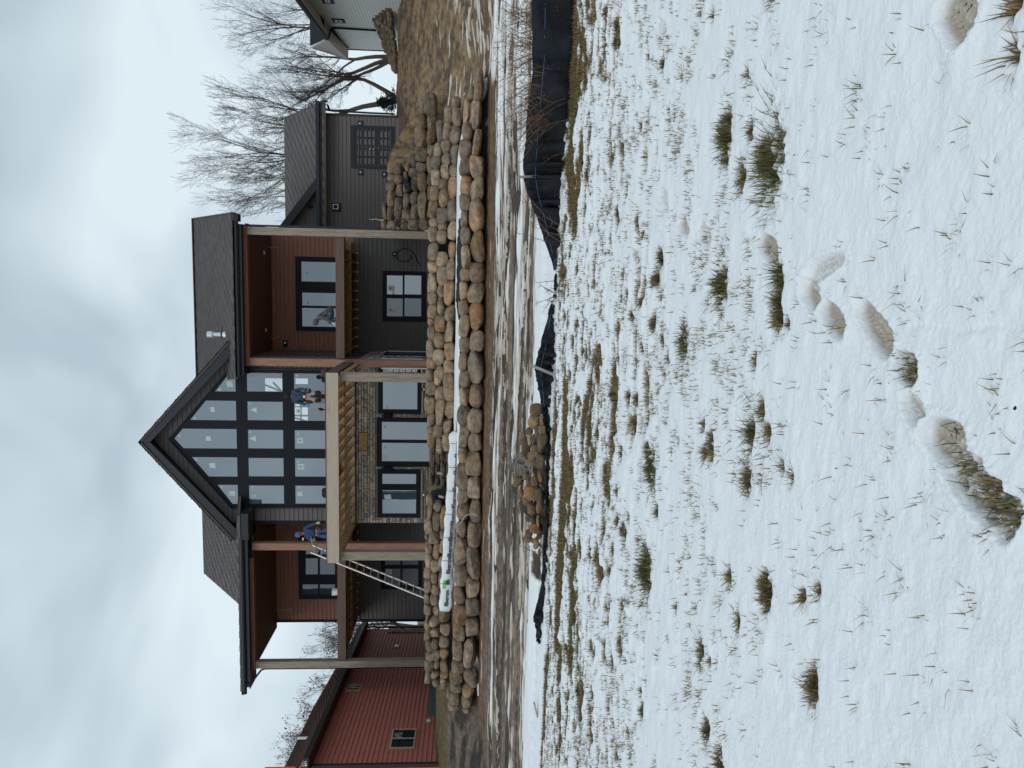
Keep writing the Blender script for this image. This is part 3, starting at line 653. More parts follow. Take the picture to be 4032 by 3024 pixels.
dr = window(H, (wins[1][0], wins[1][1], 2.5, wins[1][3]), [rp(1502, 1700, 1660, 1733), rp(1502, 1700, 1742, 1818)], GY, 'pane', name='patio_door', th=.09, stick=[(rp(1513, 1523, 1798, 1800)[0], rp(1517, 1518, 1700, 1800)[2], .24, .3, ''), (rp(1513, 1523, 1753, 1760)[0], rp(1516, 1517, 1700, 1800)[2], .1, .1, 'faint'), (rp(1513, 1523, 1673, 1680)[0], rp(1516, 1517, 1700, 1800)[2], .1, .1, 'faint')])
PB('handle', 'metal', dr, (rp(1600, 1601, 1736, 1738)[0]-.01, rp(1600, 1601, 1736, 1738)[0]+.02, GY-.15, GY-.09, 3.5, 3.75))
for X_, Y_ in ((1536, 1695), (1525, 1715)):           # two lit ceiling lamps seen through the door glass
    p = PY(X_, Y_, 30.955); m_l = MT['yellow']
lw = window(H, wins[2], [rp(1504, 1640, 1864, 1907), rp(1504, 1640, 1928, 2023)], GY, 'pane', th=.09, stick=[(rp(1, 2, 1945, 1950)[0], rp(1526, 1527, 1940, 1950)[2], .22, .3, '')])
mb = MB()
for i in range(5):
    a, b, c, d = rp(1508+i*25, 1529+i*25, 2006, 2020); mb.add([(a, GY-.062, c), (b, GY-.062, c+.02), (b, GY-.062, d), (a, GY-.062, d)], [(0,1,2,3)])
mb.build('muntin_glass', MT['stickergrey'], lw)  # column of five small pale quads at the left of the wider pane
PB('window_sill', 'postgrey', H, (wins[0][0], wins[0][1], GY-.12, GY-.01, wins[0][2]-.07, wins[0][2]-.005), (wins[2][0], wins[2][1], GY-.12, GY-.01, wins[2][2]-.07, wins[2][2]-.005))
def lantern(X, Y):
    p = PY(X, Y, GY-.2); x, y, z = p
    mb = MB(); mb.box(x-.06, x+.06, GY-.08, GY-.05, z-.12, z+.12); mb.tube([(x, GY-.07, z+.1), (x, GY-.14, z+.22), (x, GY-.2, z+.2)], .018)
    mb.lathe((x, y, z-.16), [(-.1, .012), (-.04, .02), (0, .07), (.06, .09), (.22, .09), (.30, .10), (.34, .05), (.42, .015)], 10)
    o = mb.build('wall_lantern', MT['frame'], H); return o
lantern(1527, 1637); lantern(1527, 1846)
PB('outlet_box', 'plastic', H, *[(PY(X_, Y_, 30.9)[0]-.04, PY(X_, Y_, 30.9)[0]+.04, 30.88, 30.94, PY(X_, Y_, 30.9)[2]-.06, PY(X_, Y_, 30.9)[2]+.06) for X_, Y_ in ((1666, 1533), (1665, 1948))])

# porches ----------------------------------------------------------
BY = 34.3; FY = 30.5
def plank_wall(z0, z1, x0, x1, m, name, ex=.185): mb = MB(); siding(mb, (0, BY, 0), EX, NY, z0, z1, x0, x1, ex); return mb.build(name, MT[m], H)
RX0, RX1 = GX1+.02, 2.15; LX0, LX1 = PY(1300, 2445, BY)[0], GX0-.02
plank_wall(6.35, 9.9, RX0, 2.3, 'redwood', 'porch_wall'); plank_wall(2.3, 6.35, RX0, 2.3, 'siding_low', 'lower_wall', .19)
plank_wall(6.35, 9.9, LX0, LX1, 'redwood', 'porch_wall'); plank_wall(2.3, 6.35, LX0, LX1, 'siding_low', 'lower_wall', .19)
mb = MB(); siding(mb, (GX1, GY, 0), (0, 1, 0), (1, 0, 0), 5.6, 9.9, .0, 3.28); mb.build('side_wall', MT['siding_low'], H)
for q_ in ((GX0-.02, GX0+.02, GY+.02, BY, 2.3, 10.1), (LX0-.01, LX0+.05, BY-.03, 40, 2.3, 9.9), (2.3, 2.36, BY, 40, 2.3, 11)): PB('side_wall', 'trim', H, q_)
PB('corner_board', 'frame', H, (LX0-.03, LX0+.07, BY-.06, BY-.021, 2.3, 9.86), (2.24, 2.37, BY-.06, BY-.021, 2.3, 9.86), (GX0-.04, GX0+.09, GY-.05, GY-.021, 5.85, 10.3))
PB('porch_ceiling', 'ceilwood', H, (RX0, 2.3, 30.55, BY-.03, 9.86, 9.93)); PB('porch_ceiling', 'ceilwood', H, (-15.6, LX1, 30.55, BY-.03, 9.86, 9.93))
for X_, Y_ in ((1040, 995), (1047, 1300)):
    p = PN(X_, Y_, (0, 0, 9.86), (0, 0, 1)); mb = MB(); mb.lathe(p, [(-.012, .085), (-.006, .09), (0, .09)], 16); mb.build('ceiling_light', MT['lampglow'], H)
def loose_wire(pts, r_=.01): mb = MB(); mb.tube(pts, r_, 5); mb.build('loose_wire', MT['stickergrey'], H)
loose_wire([PY(1052, 970, 33.5), PY(1065, 975, 33.9), PY(1080, 972, 34.1), PY(1091, 976, 34.15)]); loose_wire([PY(1062, 1329, 33.5), PY(1078, 1333, 33.9), PY(1092, 1329, 34.1), PY(1102, 1322, 34.15)])
loose_wire([PY(1080, 2401, 34.0), PY(1110, 2402, 34.1), PY(1135, 2398, 34.1), PY(1150, 2403, 34.15)]); loose_wire([PY(1078, 2077, 34.0), PY(1100, 2072, 34.1), PY(1122, 2078, 34.15)])
# porch roof front beams, gutters, fascia
zt_, zb2 = 9.93, 9.78
PB('porch_header', 'cedarbeam', H, (GX1-.3, 2.2, 30.33, 30.58, 9.80-.0, 9.97)); PB('porch_header', 'cedarbeam', H, (-15.66, -10.9, 30.33, 30.58, 9.80, 9.97))
def gutter(x0, x1, z, y=29.85):
    mb = MB(); mb.box(x0, x1, y, y+.05, z-.02, z+.02)
    prof = [(0, .02), (.0, -.02), (.03, -.04), (.035, -.11), (.09, -.16), (.14, -.16), (.14, .02), (.125, .02), (.125, -.14), (.09, -.14), (.05, -.1), (.02, 0)]
    mb.prism([(x0, y+a, z+b) for a, b in prof], (x1-x0, 0, 0)); return mb.build('gutter', MT['metal'], H)
gutter(-3.55, 2.35, 10.18); gutter(-16.45, -9.9, 10.22)
PB('fascia', 'metal', H, (-3.5, 2.2, 30.0, 30.04, 9.93, 10.16), (-16.2, -9.95, 30.0, 30.04, 9.93, 10.18)); PB('soffit', 'metal', H, (-3.5, 2.2, 30.041, 30.9, 9.95, 9.98), (-16.3, -9.95, 30.041, 31, 9.95, 9.98))
PB('eave_return', 'metal', H, (-10.0, -8.95, 29.9, 30.97, 9.86, 10.22))
# right roof
mb = MB(); a = PY(930, 865, 29.85); b = PY(938, 1500, 29.85); c = PY(788, 1500, 36.); d = PY(761, 872, 36.)
P_ = Vector((-3.6, 29.84, 10.22)); Q_ = Vector((2.62, 29.84, 10.22)); S_ = Vector((2.86, 36, 13.68)); T_ = Vector((-4.6, 36, 13.68))
shingles(mb, P_, Q_, S_, T_, (.15, .137, .132), seed=2)
mb.color((.085, .075, .07)); mb.add([T_+Vector((0, 0, .02)), S_+Vector((0, 0, .02)), S_+Vector((0, 8, -4.4)), T_+Vector((0, 8, -4.4))], [(0,1,2,3)]); mb.beam(T_+Vector((0, 0, .03)), S_+Vector((0, 0, .03)), .25, .04)
mb.build('roof', MT['shingle'], H)
PB('gutter_end', 'metal', H, (2.33, 2.60, 29.86, 30.25, 10.0, 10.22)); mb = MB(); mb.beam(Q_+Vector((0, 0, -.07)), S_+Vector((0, 0, -.07)), .04, .2); mb.build('rake_board', MT['metal'], H)
# left roof: steep main plane, then the shallow porch slope running past the house end
mb = MB(); A0 = Vector(PY(956, 2392, 32.1)); 
zA = A0.z; RL = Vector((-13.67, 36, 13.66)); RR = Vector((-8.0, 36, 13.66)); A1 = Vector((-8.0, 32.1, zA))
shingles(mb, A0, A1, RR, RL, (.15, .137, .132), seed=3)
E0 = Vector((-16.3, 29.84, 10.26)); E1 = Vector((-9.0, 29.84, 10.26)); shingles(mb, E0, E1, A1, Vector((-16.5, 32.1, zA)), (.15, .137, .132), seed=4)
mb.add([Vector((-16.5, 32.1, zA)), A1, Vector((-8, 36, zA+1.2)), Vector((-16.5, 36, zA+.02))], [(0,1,2,3)]) if 0 else None
mb.color((.085, .075, .07)); mb.add([RL, RR, RR+Vector((0, 8, -4.4)), RL+Vector((0, 8, -4.4))], [(0,1,2,3)]); mb.build('roof', MT['shingle'], H)
PB('soffit', 'trim', H, (-15.66, LX0-.05, 30.6, 34.4, 9.94, 9.98))
mb = MB(); mb.prism([(-13.6, 35.9, 13.5), (-13.6, 32.2, zA-.1), (-13.6, 44, zA-.1)], (.1, 0, 0)); mb.build('gable_wall', MT['siding'], H)
# roof vents, flue
def roofbox(X, Y, y): p = PY(X, Y, y); mb = MB(); mb.prism([(p[0]-.09, p[1], p[2]-.12), (p[0]+.09, p[1], p[2]-.12), (p[0]+.09, p[1]+.1, p[2]+.12), (p[0]-.09, p[1]+.1, p[2]+.12)], (0, .2, .02)); mb.build('roof_vent', MT['plastic'], H)
roofbox(910, 1063, 30.3); roofbox(945, 2188, 32.2)
p0 = PY(903, 1318, 31.2); fx, fy, fz = p0; mb = MB()
mb.lathe((fx, fy, fz), [(0, .24), (.03, .17), (.25, .11), (.27, .12), (.32, .12), (.33, .085), (.62, .085), (.63, .12), (.66, .13), (.84, .13), (.86, .05)], 16); fl_ = mb.build('flue_pipe', MT['galv'], H, smoothf=False)
PB('flashing', 'galv', fl_, (fx-.24, fx+.24, fy-.2, fy+.2, fz-.03, fz+.0))
mb = MB(); mb.lathe((fx, fy, fz+.26), [(0, .125), (.05, .125)], 16); mb.build('storm_collar', MT['frame'], fl_)
# timber posts and floor frames
def post(x, m, y=FY, zt=9.85, w_=.29, name='porch_post', par=H, lean=0.):
    mb = MB(); mb.box(x-w_/2, x+w_/2, y-w_/2, y+w_/2, 2.35, zt); return mb.build(name, MT[m], par, bevel=.012)
post(2.02, 'postgrey'); post(-3.0, 'postpink'); post(-10.44, 'postpink'); post(-15.45, 'postgrey')
mb = MB(); mb.beam((2.22, 30.45, 9.9), (2.22, 30.45, 3.05), .07, .09, (0, 1, 0)); mb.build('downspout', MT['metal'], H); PB('drain_pipe', 'plastic', H, (2.17, 2.29, 30.38, 30.5, 2.85, 3.08))
mb = MB(); mb.tube([(-16.05, 29.95, 10.1), (-16.05, 29.97, 9.92), (-15.68, 30.4, 9.6), (-15.64, 30.45, 9.45), (-15.64, 30.45, 2.6)], .04, 6); mb.build('downspout', MT['metal'], H)
def porch_floor(x0, x1):
    PB('floor_beam', 'stainbeam', H, (x0, x1, 30.42, 30.58, 6.17, 6.50))
    PB('floor_beam', 'joist', H, (x0, x1, 32.3, 32.4, 6.17, 6.41)); PB('floor_beam', 'stainbeam', H, (x0, x1, BY-.07, BY-.03, 6.10, 6.43)); x = x0+.2
    while x < x1-.1: PB('joist', 'joist', H, (x-.02, x+.02, 30.581, BY-.071, 6.18, 6.41)); x += .405
    x = x0+.02
    mb = MB()
    while x < x1-.03: mb.box(x, min(x+.2, x1), 30.50, BY-.03, 6.415, 6.445); x += .206
    mb.build('floor_board', MT['orangeply'], H); mb = MB(); x = x0+.2
    while x < x1-.1: mb.box(x-.035, x+.035, BY-.10, BY-.071, 6.15, 6.35); x += .405
    mb.build('joist_hanger', MT['galv'], H)
porch_floor(RX0+.02, 1.87); porch_floor(-15.3, LX1-.8); 
# porch doors and windows
r3 = lambda *a: rectp(*a, BY-.07)
o_ = rectp(1165, 1335, 1012, 1303, BY); window(H, (o_[0], o_[1], 6.5, o_[3]), [r3(1185, 1345, 1030, 1111), r3(1188, 1345, 1152, 1206), r3(1188, 1345, 1212, 1288)], BY, ['pane', 'pane', 'pane'], name='porch_door', stick=[(r3(1, 2, 1077, 1078)[0], r3(1204, 1205, 1, 2)[2]-.0, .24, .3, ''), (r3(1, 2, 1045, 1046)[0], r3(1196, 1197, 1, 2)[2], .1, .12, 'faint'), (r3(1, 2, 1167, 1168)[0], r3(1198, 1199, 1, 2)[2], .12, .1, 'faint')])
o_ = rectp(1507, 1677, 1068, 1266, BY); window(H, o_, [r3(1522, 1587, 1083, 1161), r3(1591, 1660, 1083, 1161), r3(1522, 1587, 1173, 1247), r3(1591, 1660, 1173, 1247)], BY, ['pane', 'pane', 'pane_dark', 'pane_dark'], stick=[(r3(1, 2, 1100, 1101)[0], r3(1540, 1541, 1100, 1101)[2], .24, .28, 'leaf'), (r3(1, 2, 1189, 1190)[0], r3(1540, 1541, 1189, 1190)[2], .24, .28, 'leaf'), (r3(1, 2, 1118, 1119)[0], r3(1548, 1549, 1100, 1101)[2], .15, .1, 'yellow'), (r3(1, 2, 1147, 1148)[0], r3(1536, 1537, 1100, 1101)[2], .06, .12, ''), (r3(1, 2, 1147, 1148)[0], r3(1603, 1604, 1100, 1101)[2], .06, .12, '')])
o_ = rectp(1176, 1332, 2100, 2357, BY); window(H, o_, [r3(1202, 1253, 2130, 2185), r3(1258, 1320, 2130, 2185), r3(1202, 1253, 2197, 2264), r3(1258, 1320, 2197, 2264), r3(1190, 1253, 2300, 2342), r3(1258, 1320, 2300, 2342)], BY, 'pane_dark')
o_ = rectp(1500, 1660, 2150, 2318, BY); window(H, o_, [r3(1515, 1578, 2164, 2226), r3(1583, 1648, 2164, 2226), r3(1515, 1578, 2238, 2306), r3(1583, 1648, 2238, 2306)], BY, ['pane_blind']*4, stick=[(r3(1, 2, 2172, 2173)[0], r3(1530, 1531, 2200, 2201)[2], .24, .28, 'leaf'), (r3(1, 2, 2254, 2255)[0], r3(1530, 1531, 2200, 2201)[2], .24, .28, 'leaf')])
p = PY(1554, 1000, BY-.06); PB('outlet_box', 'frame', H, (p[0]-.09, p[0]+.09, BY-.1, BY-.02, p[2]-.09, p[2]+.09)); PB('outlet_face', 'galv', H, (p[0]-.02, p[0]+.02, BY-.115, BY-.1, p[2]-.03, p[2]+.03))
mb = MB(); mb.tube([PY(X_, Y_, BY-.06) for X_, Y_ in ((1556, 1004), (1570, 985), (1592, 978), (1615, 985), (1634, 1005), (1640, 1025), (1648, 1038), (1657, 1046))]+[], .016, 5); mb.tube([PY(X_, Y_, BY-.065) for X_, Y_ in ((1556, 1006), (1565, 1022), (1585, 1030), (1608, 1027), (1622, 1012), (1617, 1004), (1614, 1010))], .016, 5); mb.build('black_cable', MT['frame'], H)
p = PY(1124, 1354, BY-.05); PB('outlet_box', 'frame', H, (p[0]-.15, p[0]+.15, BY-.1, BY-.02, p[2]-.09, p[2]+.09)); PB('outlet_face', 'galv', H, (p[0]+.02, p[0]+.09, BY-.115, BY-.1, p[2]-.04, p[2]+.04))
# ---------------------------------------------------------------- garage wing (a part of the house)
WY = 38.; gl = PY(1400, 452, WY)[0]
mb = MB(); siding(mb, (0, WY, 0), EX, NY, 4.7, 8.55, 2.3, gl, .19)
ga = PY(1283, 690, WY); slp = (PY(1125, 885, WY)[2]-ga[2])/(ga[0]-PY(1125, 885, WY)[0])
siding(mb, (0, WY, 0), EX, NY, 8.55, 12.5, -1., lambda z: ga[0]-(z-ga[2]-.05)/slp, .19); mb.build('garage_wall', MT['siding'], H)
PB('frieze_board', 'trim', H, (0, ga[0]-.2, WY-.05, WY-.021, 8.40, 8.6)); PB('garage_side_wall', 'siding', H, (gl-.05, gl, WY+.0, 46, 4.7, 8.5)); PB('corner_board', 'trim', H, (gl-.08, gl+.03, WY-.05, WY-.021, 4.7, 8.5))
mb = MB(); a = Vector(PY(1279, 680, WY-.5)); b = Vector(PY(1108, 905, WY-.5)); mb.beam(a, b, .06, .34, (0, 0, 1)); mb.build('rake_board', MT['metal'], H)
mb = MB(); mb.prism([a, b, b+Vector((0, 0, .05)), a+Vector((0, 0, .05))], (0, 4.5, 0)); mb.build('roof_deck', MT['shingle'], H)
PB('garage_gutter', 'metal', H, (.5, PY(1285, 397, 37.4)[0], 37.38, 37.5, 8.16+.18, 8.16+.34), (.5, PY(1285, 402, 37.4)[0], 37.5, 37.95, 8.20, 8.42))
mb = MB(); e1 = Vector(PY(1274, 396, 37.35)); e0 = Vector((e1.x-9, 37.35, e1.z)); r1 = Vector(PY(1118, 466, 42.5)); r0 = Vector((r1.x-9, 42.5, r1.z))
shingles(mb, e0, e1, r1, r0, (.15, .137, .132), seed=8); mb.color((.09, .08, .07)); mb.add([r0, r1, r1+Vector((0, 4.5, -2.5)), r0+Vector((0, 4.5, -2.5))], [(0,1,2,3)]); mb.build('garage_roof', MT['shingle'], H)
mb = MB(); mb.beam(e1+Vector((.0, 0, -.1)), r1+Vector((0, 0, -.1)), .05, .22); mb.tube([PY(1290, 414, 37.4), PY(1297, 432, 37.9), PY(1305, 436, 38), PY(1460, 445, 38), PY(1552, 449, 38)], .05, 6); mb.build('garage_downspout', MT['metal'], H)
d0 = rectp(1382, 1553, 496, 665, WY-.03); mb = MB(); lf = rectp(1396, 1549, 507, 656, WY-.03)
mb.plate(loop(d0[0], d0[1], d0[2], d0[3], WY-.06), [loop(lf[0], lf[1], d0[2]+.05, lf[3], WY-.06)], (0, .05, 0)); gd = mb.build('garage_door', MT['metal'], H)
mid_ = (lf[0]+lf[1])/2
for x0, x1 in ((lf[0], mid_-.008), (mid_+.008, lf[1])):
    mb = MB(); ww = x1-x0; hh_ = lf[3]-d0[2]-.05; hs_ = []
    for c0, c1 in ((.13, .44), (.56, .87)):
        for q0, q1 in ((.10, .38), (.46, .76), (.83, .93)): hs_.append(loop(x0+ww*c0, x0+ww*c1, d0[2]+.05+hh_*q0, d0[2]+.05+hh_*q1, WY-.035))
    mb.plate(loop(x0, x1, d0[2]+.05, lf[3], WY-.03), hs_, (0, .008, 0)); 
    lf_ = mb.build('door_leaf', MT['metal'], gd)
mb = MB(); mb.box(lf[0], lf[1], WY-.016, WY-.01, d0[2], lf[3]); mb.build('door_back', MT['metal'], gd)
mb = MB(); mb.lathe((mid_-.07, WY-.04, d0[2]+.98), [(0, .03), (.05, .035), (.08, .02)], 8, (0, -1, 0)); mb.lathe((mid_-.07, WY-.04, d0[2]+1.15), [(0, .03), (.03, .03)], 8, (0, -1, 0)); mb.build('door_knob', MT['galv'], gd)
def sconce(X, Y, big=0):
    p = PY(X, Y, WY-.04); mb = MB(); mb.box(p[0]-.13, p[0]+.13, WY-.07, WY-.02, p[2]-.13, p[2]+.13); o = mb.build('wall_light', MT['metal'], H); mb = MB(); mb.lathe((p[0], WY-.07, p[2]), [(0, .045), (.03, .05), (.05, .03)], 10, (0, -1, 0)); mb.build('lamp_lens', MT['galv'], o)
sconce(1418, 487); sconce(1420, 679); sconce(1514, 687)
o_ = rectp(1307, 1342, 799, 832, WY-.05); PB('vent_frame', 'frame', H, (o_[0], o_[1], WY-.07, WY-.02, o_[2], o_[3])); 
o2 = rectp(1311, 1332, 804, 824, WY-.07); mb = MB(); mb.plate(loop(*o2, WY-.09), [loop(o2[0]+.025, o2[1]-.025, o2[2]+.025, o2[3]-.025, WY-.09)], (0, .02, 0)); mb.build('vent_hood', MT['galv'], H)
o_ = rectp(1215, 1230, 808, 820, WY-.02); PB('wall_vent', 'frame', H, (o_[0], o_[1], WY-.08, WY-.0, o_[2], o_[3]))
PB('foundation', 'stainbeam', H, (gl-6, gl, WY-.03, WY, 4.2, 4.72))
# ---------------------------------------------------------------- the unfinished deck
D = thing('deck', (-6.3, 28.8, 2.5), 'unfinished light timber deck frame on two posts below the glass gable, no boards laid yet', 'deck')
DX0, DX1, DY = -9.72, -2.96, 26.6
PB('rim_beam', 'rim', D, (DX0, DX1, DY-.08, DY, 5.80, 6.23), bevel=.01)
PB('rim_cap', 'stainbeam', D, (DX0-.02, DX1+.02, DY-.10, DY-.02, 6.231, 6.25)); PB('side_beam', 'joist', D, (DX0, DX0+.08, DY+.001, 30.9, 5.82, 6.21)); PB('side_beam', 'stainbeam', D, (DX1-.08, DX1+.02, DY+.001, 30.9, 5.82, 6.21))
PB('ledger', 'joist', D, (DX0+.09, DX1-.09, 30.86, 30.92, 5.84, 6.2)); x = DX0+.45
rj = random.Random(4)
while x < DX1-.2:
    PB('joist', 'joist', D, (x-.021, x+.021, DY+.001, 30.859, 5.92, 6.2)); PB('joist_hanger', 'galv', D, (x-.034, x+.034, 30.80, 30.858, 5.90, 6.05))
    if x < DX1-.5: PB('blocking', 'orangeply' if rj.random() < .45 else 'joist', D, (x+.022, x+.384, 28.7+.0, 28.74, 5.93, 6.19))
    x += .407
PB('blocking', 'orangeply', D, *[(DX0+2.9+i*.1, DX0+2.97+i*.1, 27.1+.0, 28.5, 6.0, 6.1) for i in range(4)])
post(-3.13, 'postgrey', DY+.35, 5.80, .31, 'deck_post', D); post(-9.55, 'postgrey', DY+.3, 5.80, .31, 'deck_post', D)
mb = MB(); mb.box(-3.05, -2.98, DY+.6, 30.3, 5.55, 5.75); mb.build('temporary_brace', MT['joist'], D)

# ---------------------------------------------------------------- the red house on the left
a83 = R(8.3); RD = Vector((-math.sin(a83), math.cos(a83), 0)); RN = Vector((math.cos(a83), math.sin(a83), 0)); rp0 = Vector(PY(1500, 3012, 24.)); rp0.z = 0
RH = thing('house', (rp0.x, rp0.y, 2.2), 'red clapboard house with a brown shingle roof, cut by the left edge of the view', 'house')
def rs_(X, Y, off=0.):
    p = Vector(PN(X, Y, rp0+RN*off, RN)); d = p-rp0; return d.dot(RD), p.z
Ze = rs_(1232, 3000)[1]; Lr = rs_(1500, 2478)[0]
mb = MB(); siding(mb, rp0, RD, RN, 1.6, Ze, 0, Lr, .165, .036); mb.build('wall', MT['red'], RH)
q = rp0+Vector((0, 0, 0)); mb = MB(); siding(mb, rp0, -RN, -RD, 1.6, Ze+1.5, 0, 9, .165, .02); mb.build('front_wall', MT['orange'], RH)
def rbox(mb, s0, s1, z0, z1, n0, n1):
    v = [rp0+RD*s+RN*n for n in (n0, n1) for s in (s0, s1)]; 
    mb.add([(v[0].x, v[0].y, z0), (v[1].x, v[1].y, z0), (v[3].x, v[3].y, z0), (v[2].x, v[2].y, z0), (v[0].x, v[0].y, z1), (v[1].x, v[1].y, z1), (v[3].x, v[3].y, z1), (v[2].x, v[2].y, z1)],
           [(0,3,2,1), (4,5,6,7), (0,1,5,4), (1,2,6,5), (2,3,7,6), (3,0,4,7)]); return mb
rbox(MB(), -.10, .04, 1.6, Ze, -.06, .06).build('downspout', MT['brown'], RH)
OV = .45; rbox(MB(), -.6, Lr+.4, Ze-.02, Ze+.03, 0, OV).build('soffit', MT['brown'], RH); rbox(MB(), -.6, Lr+.4, Ze-.03, Ze+.15, OV, OV+.10).build('gutter', MT['brown'], RH)
Zr_ = float(PN(1125, 3012, rp0-RN*4.3, RN)[2]); mb = MB(); e_ = lambda s, n, z: rp0+RD*s+RN*n+Vector((0, 0, z)); shingles(mb, e_(Lr+.45, OV+.08, Ze+.16), e_(-.6, OV+.08, Ze+.16), e_(-.6, -4.3, Zr_), e_(Lr+.45, -4.3, Zr_), (.19, .125, .11), seed=9)
mb.build('roof', MT['redroof'], RH)
rbox(MB(), 0, Lr, 1.6, Ze-.05, -9, -8.9).build('back_wall', MT['red'], RH)
s0, z1 = rs_(1525, 2500); s1 = rs_(1525, 2480)[0]
mb = MB(); r_ = random.Random(3); z = 1.6
while z < z1:
    for k in range(4): mb.color(r_.choice([(.4, .3, .21), (.3, .22, .16), (.22, .16, .12)])); a_ = Lr-.75+k*.19; rbox(mb, a_, a_+.18, z, z+.10, 0, .07+.02*r_.random())
    z += .11
mb.build('stone_pier', MT['stone'], RH)
mb = MB(); mb.tube([e_(Lr, .1, Ze+.05), e_(Lr+.1, .12, Ze-.35), e_(Lr+.04, .1, Ze-.6), e_(Lr+.04, .1, 1.8)], .05, 6); mb.build('downspout', MT['brown'], RH)
def rwin(X0, Y0, X1, Y1, X2, Y2, cur=0):
    """corner pixels: top near-left (X0,Y0), bottom near-left (X1,Y1), top far-right (X2,Y2)"""
    sa, za = rs_(X0, Y0); sb, zb = rs_(X1, Y1); sc_, _ = rs_(X2, Y2)
    mb = MB(); o_ = .05; rbox(mb, sa-.1, sc_+.1, zb-.1, za+.1, .0, .035); f = mb.build('window', MT['red'], RH)
    fr = MB(); 
    for u0, u1, w0, w1 in ((sa, sc_, za-.05, za), (sa, sc_, zb, zb+.05), (sa, sa+.06, zb+.05, za-.05), (sc_-.06, sc_, zb+.05, za-.05), ((sa+sc_)/2-.03, (sa+sc_)/2+.03, zb+.05, za-.05)): rbox(fr, u0, u1, w0, w1, .036, .07)
    fr.build('frame', MT['tan'], f); rbox(MB(), sa+.06, sc_-.06, zb+.05, za-.05, .036, .045).build('pane', MT['pane_old'], f)
    c = MB(); m_ = (sa+sc_)/2
    for k in range(5): c.tube([e_(m_+.1+.09*k+.03*math.sin(j*1.7+k), .048, za-.1-.09*j) for j in range(4)], .012, 4)
    c.build('curtain', MT['stickergrey'], f)
rwin(1532, 2953, 1631, 2953, 1547, 2877); rwin(1360, 2724, 1417, 2724, 1366, 2703)
rbox(MB(), rs_(1650, 2823)[0], rs_(1650, 2690)[0], 1.6, rs_(1683, 2823)[1], .0, .06).build('foundation', MT['concrete'], RH)
def rvent(X, Y, s_=.11): a_, z_ = rs_(X, Y); mb = MB(); rbox(mb, a_-s_, a_+s_, z_-s_, z_+s_, .01, .10); mb.build('dryer_vent', MT['galv'], RH, bevel=.03)
rvent(1562, 2549); rvent(1688, 2843, .09); rvent(1546, 2629, .05)
a_ = e_(rs_(1182, 2906)[0], 0, 0); pv = Vector(PN(1182, 2906, rp0-RN*.8, RN)); mb = MB(); mb.tube([pv-Vector((0, 0, .3)), pv+Vector((0, 0, .12))], .05, 8); mb.build('roof_vent', MT['plastic'], RH)

# ---------------------------------------------------------------- the white house on the hill
wa = R(-1.8); WD = Vector((-math.sin(wa), math.cos(wa), 0)); WN = Vector((-math.cos(wa), -math.sin(wa), 0)); wp0 = Vector(PY(1450, 196, 50.)); wp0.z = 0
WH = thing('house', (wp0.x, wp0.y, 5), 'white vinyl sided house with black gutters up the hill at the right edge', 'house')
def ws(X, Y, off=0.): p = Vector(PN(X, Y, wp0+WN*off, WN)); return (p-wp0).dot(WD), p.z
ev = lambda s, n, z: wp0+WD*s+WN*n+Vector((0, 0, z))
def wbox(mb, s0, s1, z0, z1, n0, n1):
    v = [ev(s, n, z) for z in (z0, z1) for (s, n) in ((s0, n0), (s1, n0), (s1, n1), (s0, n1))]
    mb.add(v, [(0,3,2,1), (4,5,6,7), (0,1,5,4), (1,2,6,5), (2,3,7,6), (3,0,4,7)]); return mb
zc = ws(1346, 192)[1]; sN, zN = ws(1215, 30); slw = (zN-zc)/(0-sN)
sD, zD = ws(1306, 111)
mb = MB(); siding(mb, wp0, -WD, WN, 4.5, zc, 0, 16, .16, .025)
mb.build('wall', MT['white'], WH)
mb = MB(); siding(mb, wp0, -WD, WN, zc, zc+9, lambda z: (z-zc)/max(slw, .01), 16, .16, .025); mb.build('gable_wall', MT['white'], WH)
wbox(MB(), -16, 0, 4.5, zc, -8, -.1).build('side_wall', MT['white'], WH)
wbox(MB(), -.06, .03, 4.5, zc, -.02, .06).build('corner_board', MT['brown'], WH)
# dark frieze and the sloping overhang with black gutter
pf = [(ws(1346, 193)), (ws(1296, 112))]
mb = MB(); q = [ev(pf[0][0], .04, pf[0][1]), ev(pf[1][0], .04, pf[1][1]), ev(pf[1][0], .04, pf[1][1]-.28), ev(pf[0][0], .04, pf[0][1]-.33)]; mb.prism(q, WN*.05); mb.build('frieze', MT['trim'], WH)
OVW = 1.0
g0 = Vector(PN(1287, 154, wp0+WN*OVW, WN)); g1 = Vector(PN(1172, 0, wp0+WN*OVW, WN)); dg = (g1-g0).normalized(); g1 = g0+dg*12
mb = MB(); mb.beam(g0, g1, .14, .16); mb.build('gutter', MT['frame'], WH)
i0 = Vector(PN(1296, 112, wp0+WN*.03, WN)); dgi = Vector((dg.x, dg.y, dg.z)); 
mb = MB(); mb.add([g0+Vector((0, 0, .05)), g1+Vector((0, 0, .05)), g1-WN*(OVW-.03)+Vector((0, 0, .2)), i0+Vector((0, 0, .0))], [(0,1,2,3)]); mb.add([g0+Vector((0, 0, .12)), g1+Vector((0, 0, .12)), g1-WN*(OVW-.03)+Vector((0, 0, .3)), i0+Vector((0, 0, .1))], [(0,1,2,3)]); mb.build('soffit', MT['cream'], WH)
mb = MB(); t1 = Vector(PN(1221, 70, wp0+WN*.2, WN)); t2 = Vector(PN(1221, 184, wp0+WN*.6, WN)); 
mb.color((.03, .032, .04)); mb.prism([g0+Vector((0, 0, .12)), t2, t1-Vector((0, 0, .0)), t1+dg*1.5+Vector((0, 0, -.4))], -WN*3); mb.build('roof', MT['shingle'], WH)
